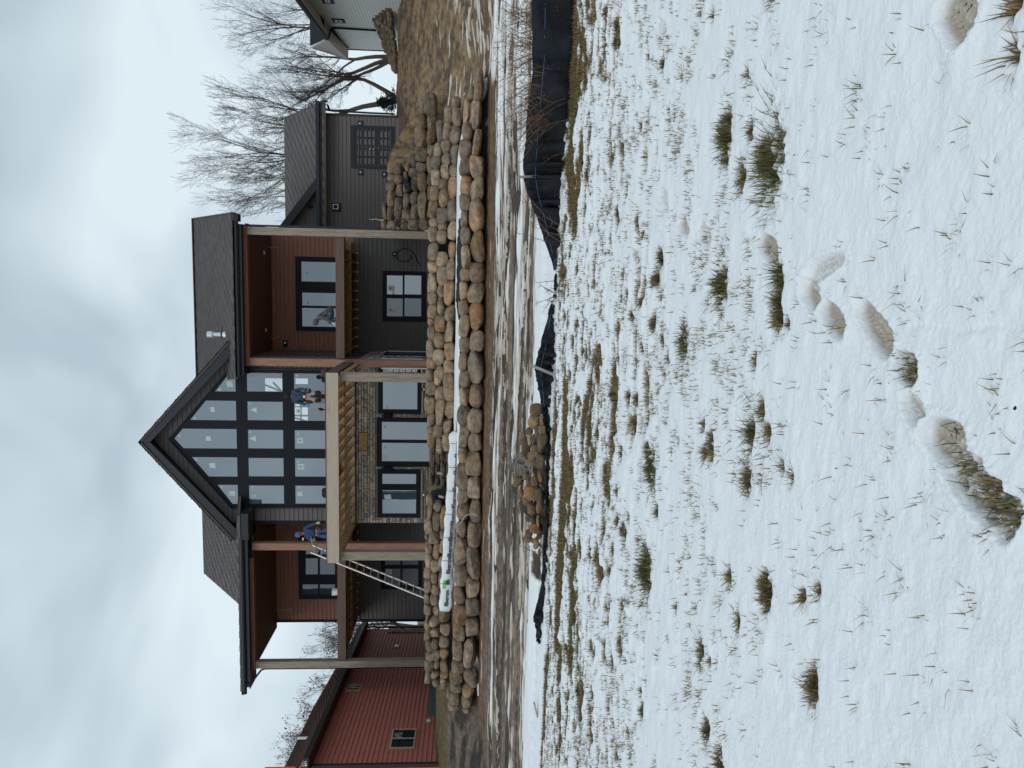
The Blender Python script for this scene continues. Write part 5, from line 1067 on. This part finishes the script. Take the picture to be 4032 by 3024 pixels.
weed(2215, 950, .85, 5, 'sparse seed stalks left of the tall stake, reaching over the tracks', 6, .45, (.3, 0))
weed(2200, 1150, .38, 8, 'small dry seed stalks where the fabric lies lowest', 7, .4)
weed(2160, 2150, .55, 7, 'thin leaning twigs at the left end of the rubble pile', 8, .55, (.1, 0))
weed(2262, 20, .35, 50, 'matted brown weed stems on the ground at the right edge of the fence', 9, .8)
mb = MB(); r = random.Random(3); A = Vector(PY(2142, 1930, 13.05)); B = Vector(PY(2085, 1845, 13.2)); Cc = Vector(PY(2045, 1775, 13.4)); mb.tube([A, A.lerp(B, .5), B, Cc], [.028, .022, .014, .006], 6)
for k in range(26):
    t = r.random(); q = B.lerp(Cc, t) if r.random() < .75 else A.lerp(B, t); tgt = Vector(PY(2050+r.gauss(-25, 30), 1800+r.gauss(0, 55), 13.3)); d = (tgt-q).normalized(); l_ = r.uniform(.15, .5)
    m_ = q+d*l_*.5+Vector((r.gauss(0, .03), 0, r.gauss(0, .03))); mb.tube([q, m_, q+d*l_], [.004, .003, .0015], 3, False)
    for j in range(3): e2 = m_+Vector((r.gauss(0, .1), r.gauss(0, .05), r.uniform(0, .18))); mb.tube([m_, e2], [.003, .0015], 3, False)
tag(mb.build('fallen_branch', MT['stake']), 'pale broken branch with fine twigs lying over the rubble pile', 'branch')
# bucket, rag, boards, tool bag on the decks
z_ = 6.446; p = PY(1318, 2330, 31.2)
BK = thing('bucket', (p[0], 31.2, z_), 'white plastic bucket standing on the left porch floor', 'bucket')
mb = MB(); mb.lathe((p[0], 31.2, z_), [(0, .125), (.02, .13), (.34, .15), (.345, .162), (.38, .162), (.385, .15)], 18); mb.build('pail', MT['plastic'], BK)
mb = MB(); mb.tube([(p[0]-.155, 31.2, z_+.34), (p[0]-.12, 31.1, z_+.25), (p[0], 31.04, z_+.2), (p[0]+.12, 31.1, z_+.25), (p[0]+.155, 31.2, z_+.34)], .004, 4); mb.build('handle', MT['galv'], BK)
mb = MB(); mb.box(p[0]+.0, p[0]+.13, 31.02, 31.05, z_+.0, z_+.1); mb.build('label', MT['yellow'], BK)
p = PY(1320, 2385, 31.0); mb = MB(); mb.box(p[0]-.25, p[0]+.2, 30.9, 31.2, z_, z_+.12); o = mb.build('paper_bag', MT['plastic'], bevel=.04); tag(o, 'crumpled white bag lying left of the bucket on the porch floor', 'bag')
p = PY(1275, 1462, 27.3); boulder('tool_bag', (p[0]-.05, 27.2, 6.37), .16, .15, .15, 91, (.05, .04, .045), MT['leather'], None, 3, .9, .1); tag(col.objects[-1], 'dark canvas tool bag on the right corner of the deck frame', 'tool bag')
p = PY(1285, 1610, 27.0); NG = thing('nail_gun', tuple((p[0], 26.8, 6.25)), 'black nail gun standing on the deck rim beside the standing worker', 'nail gun')
mb = MB(); mb.lathe((p[0]-.0, 26.8, 6.38), [(0, .03), (.02, .045), (.1, .05), (.15, .03)], 10, (.25, 0, 1)); mb.build('motor_housing', MT['frame'], NG); mb = MB(); mb.beam((p[0], 26.8, 6.26), (p[0]+.01, 26.8, 6.4), .035, .04); mb.box(p[0]-.05, p[0]+.05, 26.77, 26.83, 6.251, 6.28); mb.build('grip', MT['black'], NG)
p = PY(1280, 1938, 29.); boulder('work_cap', (p[0], 29., 6.55), .2, .16, .28, 92, (.02, .02, .022), MT['black'], None, 3, .9, .08); tag(col.objects[-1], 'dark rounded bag resting on the joists left of the standing worker', 'bag')
# boulder walls up by the white house
def farwall(L_, yA, yB, label, seed, n, rows, Xh):
    t = thing('boulder_wall', tuple(PY(*L_[0], yA)), label, 'stone wall'); r = random.Random(seed)
    for k in range(rows):
        for i in range(n):
            u = (i+.5*(k % 2)+r.uniform(-.15, .15))/n; X_ = np.interp(u, [q[2] for q in L_], [q[0] for q in L_]) if 0 else L_[0][0]+(L_[1][0]-L_[0][0])*u; Y_ = L_[0][1]+(L_[1][1]-L_[0][1])*u
            yy = yA+(yB-yA)*u; c = PY(X_+k*Xh*(1-.88*u), Y_+r.uniform(-3, 3), yy-k*.25); s = yy/3028
            wpx = abs(L_[1][1]-L_[0][1])/n; boulder('boulder', c, wpx*s*.62, .28, Xh*(1-.35*u)*s*.62, seed*100+k*40+i, [q*r.uniform(.8, 1.1) for q in r.choice(dk)], MT['boulder'], t, 3)
farwall([(1432, -45), (1556, 285)], 42, 47, 'dark boulder wall running down the slope at the foot of the white house', 31, 14, 5, 22)
# ---------------------------------------------------------------- people
def skin_mesh(name, V, Ed, Rd, m, parent, root=0, sub=2):
    me = bpy.data.meshes.new(name); me.from_pydata([tuple(v) for v in V], Ed, []); o = bpy.data.objects.new(name, me); col.objects.link(o)
    o.modifiers.new('skin', 'SKIN'); 
    for i, sv in enumerate(me.skin_vertices[0].data):
        rr_ = Rd[i]; sv.radius = rr_ if hasattr(rr_, '__len__') else (rr_, rr_); sv.use_root = (i == root)
    s = o.modifiers.new('sub', 'SUBSURF'); s.levels = sub; s.render_levels = sub
    bpy.context.view_layer.update(); dg_ = bpy.context.evaluated_depsgraph_get(); m2 = bpy.data.meshes.new_from_object(o.evaluated_get(dg_)); m2.materials.clear(); m2.materials.append(m)
    bpy.data.objects.remove(o); bpy.data.meshes.remove(me); m2.polygons.foreach_set('use_smooth', [True]*len(m2.polygons))
    o = bpy.data.objects.new(name, m2); col.objects.link(o)
    if parent is not None: adopt(o, parent)
    return o
def chain(pts, rads, name, m, parent, sub=2): return skin_mesh(name, pts, [(i, i+1) for i in range(len(pts)-1)], rads, m, parent, 0, sub)
def person(label, base, J, coat, trousers, headgear, gloves, hood=None, extra=None, face=(0, -1, 0)):
    """J: joints (world offsets from base) - pelvis, chest, neck, head, and l/r shoulder elbow wrist hip knee ankle toe"""
    base = Vector(base); P = {k: base+Vector(v) for k, v in J.items()}; T = thing('person', tuple(base), label, 'person')
    names = ['pelvis', 'waist', 'chest', 'neck', 'headb', 'head', 'crown', 'ls', 'le', 'lw', 'rs', 're', 'rw', 'lh', 'lk', 'la', 'lt', 'rh', 'rk', 'ra', 'rt']
    P['waist'] = P['pelvis'].lerp(P['chest'], .45); hd = (P['head']-P['neck']).normalized(); P['headb'] = P['head']-hd*.09; P['crown'] = P['head']+hd*.075
    ix = {n: i for i, n in enumerate(names)}; V = [P[n] for n in names]
    Ed = [(ix[a], ix[b]) for a, b in (('pelvis','waist'),('waist','chest'),('chest','neck'),('neck','headb'),('headb','head'),('head','crown'),('chest','ls'),('ls','le'),('le','lw'),('chest','rs'),('rs','re'),('re','rw'),('pelvis','lh'),('lh','lk'),('lk','la'),('la','lt'),('pelvis','rh'),('rh','rk'),('rk','ra'),('ra','rt'))]
    rd = dict(pelvis=(.13,.10), waist=(.125,.095), chest=(.145,.11), neck=.05, headb=.068, head=.088, crown=.07, ls=.06, le=.042, lw=.028, rs=.06, re=.042, rw=.028, lh=.088, lk=.055, la=.036, lt=.03, rh=.088, rk=.055, ra=.036, rt=.03)
    body = skin_mesh('body', V, Ed, [rd[n] for n in names], MT['skin'], T)
    f = Vector(face).normalized(); sdv = f.cross(hd).normalized()
    mb = MB(); mb.lathe(P['head']+f*.082-hd*.03, [(0, .012), (.02, .014), (.035, .006)], 6, f-hd*.5); mb.build('nose', MT['skin'], T)
    mb = MB()
    for s in (-1, 1): mb.lathe(P['head']+f*.078+sdv*s*.032+hd*.0, [(0, .010), (.006, .006)], 6, f)
    mb.build('eyes', MT['black'], T)
    mb = MB(); mb.beam(P['head']+f*.078-hd*.06-sdv*.022, P['head']+f*.078-hd*.06+sdv*.022, .008, .008); mb.build('mouth', MT['leather'], T)
    # clothes follow the body a little outside it
    c = ['waist0', 'waist', 'chest', 'neck', 'ls', 'le', 'lw', 'rs', 're', 'rw']; P['waist0'] = P['pelvis'].lerp(P['waist'], .15); P['neck'] = P['neck']
    lw2 = P['le'].lerp(P['lw'], .93); rw2 = P['re'].lerp(P['rw'], .93)
    skin_mesh('jacket', [P['waist0'], P['waist'], P['chest'], P['chest'].lerp(P['neck'], .85), P['ls'], P['le'], lw2, P['rs'], P['re'], rw2], [(0,1),(1,2),(2,3),(2,4),(4,5),(5,6),(2,7),(7,8),(8,9)],
              [(.18,.145), (.175,.14), (.19,.15), (.10,.09), .088, .066, .052, .088, .066, .052], MT[coat], T)
    la2, ra2 = P['lk'].lerp(P['la'], .95), P['rk'].lerp(P['ra'], .95)
    skin_mesh('trousers', [P['pelvis'].lerp(P['waist'], .3), P['pelvis'], P['lh'], P['lk'], la2, P['rh'], P['rk'], ra2], [(0,1),(1,2),(2,3),(3,4),(1,5),(5,6),(6,7)], [(.16,.125), (.165,.13), .115, .082, .066, .115, .082, .066], MT[trousers], T)
    for a, b in (('la', 'lt'), ('ra', 'rt')): chain([P[a]+Vector((0, 0, .08)), P[a]+Vector((0, 0, -.02)), P[a].lerp(P[b], .55)+Vector((0, 0, -.02)), P[b]], [.055, .058, .05, .04], 'boot', MT['leather'], T)
    for s, e2, s2 in (('lw', 'le', -1), ('rw', 're', 1)):
        d = (P[s]-P[e2]).normalized(); sd_ = d.cross(f);
        if sd_.length < .1: sd_ = d.cross(Vector((1, 0, 0)))
        sd_.normalize(); c0 = P[s]+d*.03; nv = sd_.cross(d)
        VV = [c0-d*.05, c0, c0+d*.05]; EE = [(0, 1), (1, 2)]; RR = [.034, (.045, .024), (.045, .022)]
        for k, (o_, l_) in enumerate(((-.032, .072), (-.011, .082), (.011, .078), (.032, .062))):
            i0 = len(VV); VV += [c0+d*.075+sd_*o_, c0+d*(.075+l_*.5)+sd_*o_*1.05+nv*.012, c0+d*(.075+l_*.85)+sd_*o_*1.05+nv*.034]; EE += [(2, i0), (i0, i0+1), (i0+1, i0+2)]; RR += [.0115, .0105, .009]
        i0 = len(VV); VV += [c0+d*.02-sd_*.05*s2, c0+d*.06-sd_*.068*s2+nv*.02]; EE += [(1, i0), (i0, i0+1)]; RR += [.013, .011]
        skin_mesh('glove', VV, EE, RR, MT[gloves], T, 0, 1)
    if hood:
        chain([P['neck']-f*.02, P['headb']-f*.03, P['head']-f*.025+hd*.0, P['crown']-f*.01+hd*.03], [.10, .118, .125, .09], 'hood', MT[hood], T)
    if headgear:
        mb = MB(); mb.lathe(P['head']+hd*.03-f*.005, [(-.02, .118), (.0, .122), (.035, .116), (.05, .108), (.10, .095), (.135, .06), (.15, .02)], 16, hd); mb.build('hat', MT[headgear], T, smoothf=True)
    return T, P
# standing worker in front of the glass
bx_, _, _ = PY(1290, 1560, 28.0)
zf = PY(1112, 1560, 28.0)[2]-1.79
T1, P = person('worker in dark hooded jacket and khaki knee padded trousers standing on the deck frame', (bx_, 28.0, zf),
  dict(pelvis=(0,0,.93), chest=(.0,-.02,1.30), neck=(0,-.05,1.47), head=(-.01,-.12,1.61), ls=(.18,-.02,1.38), le=(.25,.0,1.13), lw=(.24,-.12,.93), rs=(-.18,-.02,1.38), re=(-.27,.02,1.13), rw=(-.31,-.12,.92),
       lh=(.10,0,.88), lk=(.14,-.08,.50), la=(.15,.0,.10), lt=(.17,-.16,.04), rh=(-.10,0,.88), rk=(-.13,-.09,.50), ra=(-.15,.0,.10), rt=(-.17,-.16,.04)), 'navy', 'khaki', None, 'gloveblue', hood='black', face=(0, -1, -.25))
for s in (.14, -.13): boulder('knee_pad', (bx_+s, 28.0-.15, zf+.50), .085, .05, .11, 95+int(s*100), (.02,.02,.02), MT['black'], T1, 2, .9, .05)
mb = MB(); mb.tube([Vector((bx_+.17*math.cos(a), 28.-.0+.145*math.sin(a), zf+.99+.01*math.sin(2*a))) for a in [i*.5236 for i in range(13)]], .028, 6, False); mb.build('tool_belt', MT['leather'], T1)
boulder('tool_pouch', (bx_+.20, 27.9, zf+.88), .10, .08, .13, 96, (.06,.035,.028), MT['leather'], T1, 3, .9, .1); boulder('tool_pouch', (bx_-.20, 27.93, zf+.82), .07, .07, .13, 97, (.06,.035,.028), MT['leather'], T1, 3, .9, .1)
mb = MB(); mb.box(bx_-.05, bx_+.04, 27.83, 27.85, zf+.95, zf+1.02); mb.build('belt_buckle', MT['galv'], T1)
# worker in blue at the left, by the ladder
bx_ = PY(1290, 2098, 29.6)[0]; zf = PY(1163, 2098, 29.6)[2]-1.74
T2, P = person('worker in speckled blue coat and blue hat holding a board beside the left post', (bx_, 29.6, zf),
  dict(pelvis=(.02,0,.90), chest=(.02,-.03,1.25), neck=(.0,-.06,1.41), head=(-.02,-.12,1.55), ls=(.20,-.03,1.34), le=(.33,-.02,1.12), lw=(.42,-.10,.90), rs=(-.17,-.03,1.32), re=(-.27,-.08,1.08), rw=(-.20,-.28,.98),
       lh=(.11,0,.86), lk=(.13,-.10,.48), la=(.12,.0,.10), lt=(.13,-.16,.04), rh=(-.09,0,.86), rk=(-.12,-.10,.48), ra=(-.13,.0,.10), rt=(-.15,-.16,.04)), 'bluecoat', 'denim', 'bluecap', 'glovegreen', hood=None, face=(-.1, -1, -.2))
boulder('tool_pouch', (bx_+.22, 29.5, zf+.80), .08, .08, .13, 98, (.03,.025,.028), MT['leather'], T2, 3, .9, .1)
mb = MB(); mb.beam(PY(1224, 2118, 29.2), PY(1243, 2176, 28.3), .14, .035, (0, 0, 1)); mb.beam(PY(1236, 2118, 29.2), PY(1252, 2172, 28.3), .04, .06, (0, 0, 1)); tag(mb.build('board', MT['postgrey']), 'short grey board held out toward the ladder top by the worker in blue', 'board')
mb = MB(); p = PY(1193, 2122, 29.4); mb.box(p[0]-.05, p[0]+.05, 29.38, 29.4, p[2]-.03, p[2]+.03); mb.build('yellow_tape', MT['yellow'], T2)
# crouching worker on the right porch, facing left
yk = 31.4; bx_ = PY(1300, 1245, yk)[0]; zf = 6.446
T3, P = person('crouching worker in a grey hooded jacket and jeans bent forward on the right porch floor', (bx_, yk, zf),
  dict(pelvis=(.24,.0,.42), chest=(-.02,-.02,.80), neck=(-.15,-.03,.93), head=(-.30,-.07,1.00), ls=(-.04,-.22,.84), le=(-.08,-.30,.56), lw=(-.24,-.32,.30), rs=(-.04,.18,.84), re=(-.16,.2,.55), rw=(-.32,.1,.32),
       lh=(.20,-.12,.40), lk=(-.28,-.18,.46), la=(-.05,-.16,.09), lt=(-.20,-.17,.04), rh=(.2,.12,.40), rk=(-.24,.16,.40), ra=(.02,.16,.09), rt=(-.14,.17,.04)), 'greycoat', 'denim', None, 'glovewhite', hood='greycoat', face=(-1, -.25, -.5))
boulder('tool_pouch', (bx_+.30, yk-.12, zf+.40), .13, .10, .13, 99, (.07,.04,.032), MT['leather'], T3, 3, .9, .1)
mb = MB(); mb.tube([Vector((bx_+.14, yk-.17, zf+.52)), Vector((bx_+.24, yk-.19, zf+.44)), Vector((bx_+.36, yk-.17, zf+.34))], .025, 5); mb.build('tool_belt', MT['leather'], T3)
p = PY(1322, 1270, yk-.3); mb = MB(); mb.box(p[0]-.06, p[0]+.06, yk-.42, yk-.4, zf, zf+.14); tag(mb.build('paper_sheet', MT['plastic']), 'white sheet of paper beside the crouching worker', 'paper')

# ---------------------------------------------------------------- trees
def tree(base, dirs, L0, r0, seed, label, depth=6, leaves=0, droop=0., mw=.0, split=(2, 3), spread=.42, ratio=.74, up=.18, extras=3, minr=.009):
    r = random.Random(seed); T = thing('bare_tree', tuple(base), label, 'tree', 'bare trees behind the houses'); trunk, crown, lv = MB(), MB(), MB()
    def grow(p, d, l, ra, k, mbx):
        n = 4 if k < 3 else 3; pts = [p]; rad = [ra]; q = p.copy(); dd = d.copy(); re_ = ra*(.66 if k < depth else .4)
        for i in range(n):
            dd = (dd+Vector((r.gauss(0, .09), r.gauss(0, .09), r.gauss(0, .06)+up*.18-droop*.03*k))).normalized(); q = q+dd*(l/n); pts.append(q.copy()); rad.append(max(ra+(re_-ra)*(i+1)/n, minr*.6))
        mbx.tube(pts, rad, 7 if k < 2 else (4 if k < 4 else 3), False)
        if k >= depth:
            if leaves and r.random() < leaves:
                for j in range(2): c = q+Vector((r.gauss(0, .1), r.gauss(0, .1), r.gauss(0, .1))); s_ = r.uniform(.05, .10); a = Vector((r.gauss(0, 1), r.gauss(0, 1), r.gauss(0, 1))).normalized(); b = a.orthogonal().normalized(); lv.add([c-a*s_, c-b*s_*.5, c+a*s_, c+b*s_*.5], [(0,1,2,3)])
            return
        m = r.randint(*split)
        for j in range(m):
            ax = Vector((r.gauss(0, 1), r.gauss(0, 1), r.gauss(0, .6))).normalized(); nd = (dd+ax*(spread*(1.25 if j else .45))+Vector((0, 0, up))).normalized(); grow(q, nd, l*ratio*r.uniform(.8, 1.15), re_*(.92 if j == 0 else .7), k+1, crown if k >= 0 else trunk)
        if k > 0:
            for j in range(extras):
                i = r.randint(1, n-1); ax = Vector((r.gauss(0, 1), r.gauss(0, 1), r.gauss(0, .8))).normalized(); nd = (dd*.5+ax*.8+Vector((0, 0, up))).normalized(); grow(pts[i], nd, l*ratio*.62, rad[i]*.38, min(k+2, depth), crown)
    for d, f in dirs: grow(Vector(base), Vector(d).normalized(), L0*f, r0*f**.7, 0, trunk)
    trunk.build('trunk', MT['bark'], T, True); crown.build('crown', MT['twig'], T); 
    if leaves: lv.build('dead_leaves', MT['leaf'], T)
    return T
def G(X, Y, y): p = PY(X, Y, y); return (p[0], p[1], p[2])
tree(G(1575, 395, 50), [((-.10, 0, 1), 1.0), ((.55, .1, 1), .8)], 3.1, .19, 11, 'large bare tree with a dark leaning trunk between the garage and the white house', 6, 0, spread=.36, extras=3)
tree(G(1560, 225, 56), [((.15, 0, 1), .9), ((-.35, 0, 1), .95), ((-.75, 0, 1), .8)], 3.2, .17, 12, 'bare multi stemmed tree rising behind the end wall of the white house', 6, 0, spread=.38, extras=3)
tree(G(1560, 60, 60), [((0, 0, 1), 1.)], 3.5, .2, 13, 'bare tree crown showing above the roof of the white house', 6, 0, spread=.42, extras=3)
tree(G(1560, 640, 50), [((.45, 0, 1), 1.0), ((.12, 0, 1), 1.05), ((-.08, 0, 1), 1.0), ((-.35, 0, 1), .9)], 4.0, .14, 14, 'bare tree fanning out above the ridge of the garage roof', 6, 0, spread=.26, up=.22, extras=3)
tree(G(1560, 800, 54), [((-.15, 0, 1), .8), ((.1, 0, 1), .8)], 2.9, .12, 15, 'lower bare tree at the left end of the garage ridge beside the house', 5, 0, spread=.42, extras=3)
tree(G(1700, 2990, 52), [((0, 0, 1), 1.), ((.3, 0, 1), .9)], 3.4, .17, 21, 'bare tree holding a few brown leaves behind the red house at the left edge', 6, .35, spread=.5, extras=2)
tree(G(1700, 2830, 55), [((0, 0, 1), 1.)], 3.1, .16, 22, 'leaf flecked bare tree rising over the middle of the red house roof', 6, .35, spread=.52, extras=2)
tree(G(1700, 2680, 54), [((.1, 0, 1), .95)], 2.9, .16, 23, 'gnarled bare tree just left of the left corner post', 6, .2, spread=.55, extras=2)
tree(G(1700, 2540, 54), [((0, 0, 1), 1.), ((.4, 0, 1), .8)], 2.9, .15, 24, 'gnarled bare tree seen through the open side of the left porch', 6, .12, spread=.55, extras=2)
tree(G(1700, 2462, 62), [((0, 0, 1), 1.)], 3.0, .2, 25, 'distant bare tree in the gap between the dark house and the red house', 6, .2, spread=.55, extras=3)
# evergreen bush by the garage corner
base = Vector(G(1565, 405, 45)); mb = MB(); r = random.Random(5)
for i in range(900):
    t = r.random(); c = base+Vector((r.gauss(0, .32)*(1.1-t), r.gauss(0, .3), .1+t*1.0)); d = Vector((r.gauss(0, 1), r.gauss(0, .5), r.uniform(-.2, .8))).normalized()*.12; mb.beam(c, c+d, .012, .03)
B_ = thing('evergreen_bush', tuple(base), 'small dark evergreen bush on the skyline right of the garage', 'bush'); mb.build('foliage', mat('evergreen', (.03, .045, .03), .9), B_); mb = MB(); mb.tube([base-Vector((0, 0, .3)), base+Vector((0, 0, .8))], .04, 5); mb.build('stem', MT['bark'], B_)
# dim wooded bank far behind, seen in the gap between the houses
mb = MB(); vs = []; 
for i in range(25):
    for j in range(6): x = -60+i*3.5; vs.append((x, 90-j*5, 2.5+(5-j)/5*(3.2+1.2*math.sin(i*1.3))))
mb.color((.10, .095, .085)); mb.add(vs, [(i*6+j, (i+1)*6+j, (i+1)*6+j+1, i*6+j+1) for i in range(24) for j in range(5)]); o = mb.build('hill', MT['soil']); o['kind'] = 'structure'
p = G(1692, 2462, 40); mb = MB(); mb.box(p[0]-.5, p[0]+.5, 40, 40.5, p[2]-.3, p[2]+.3); o = mb.build('snow_heap', MT['snow'], bevel=.2); tag(o, 'small white heap behind the red house corner', 'snow heap')
o['kind'] = 'structure'; del o['label']; del o['category']
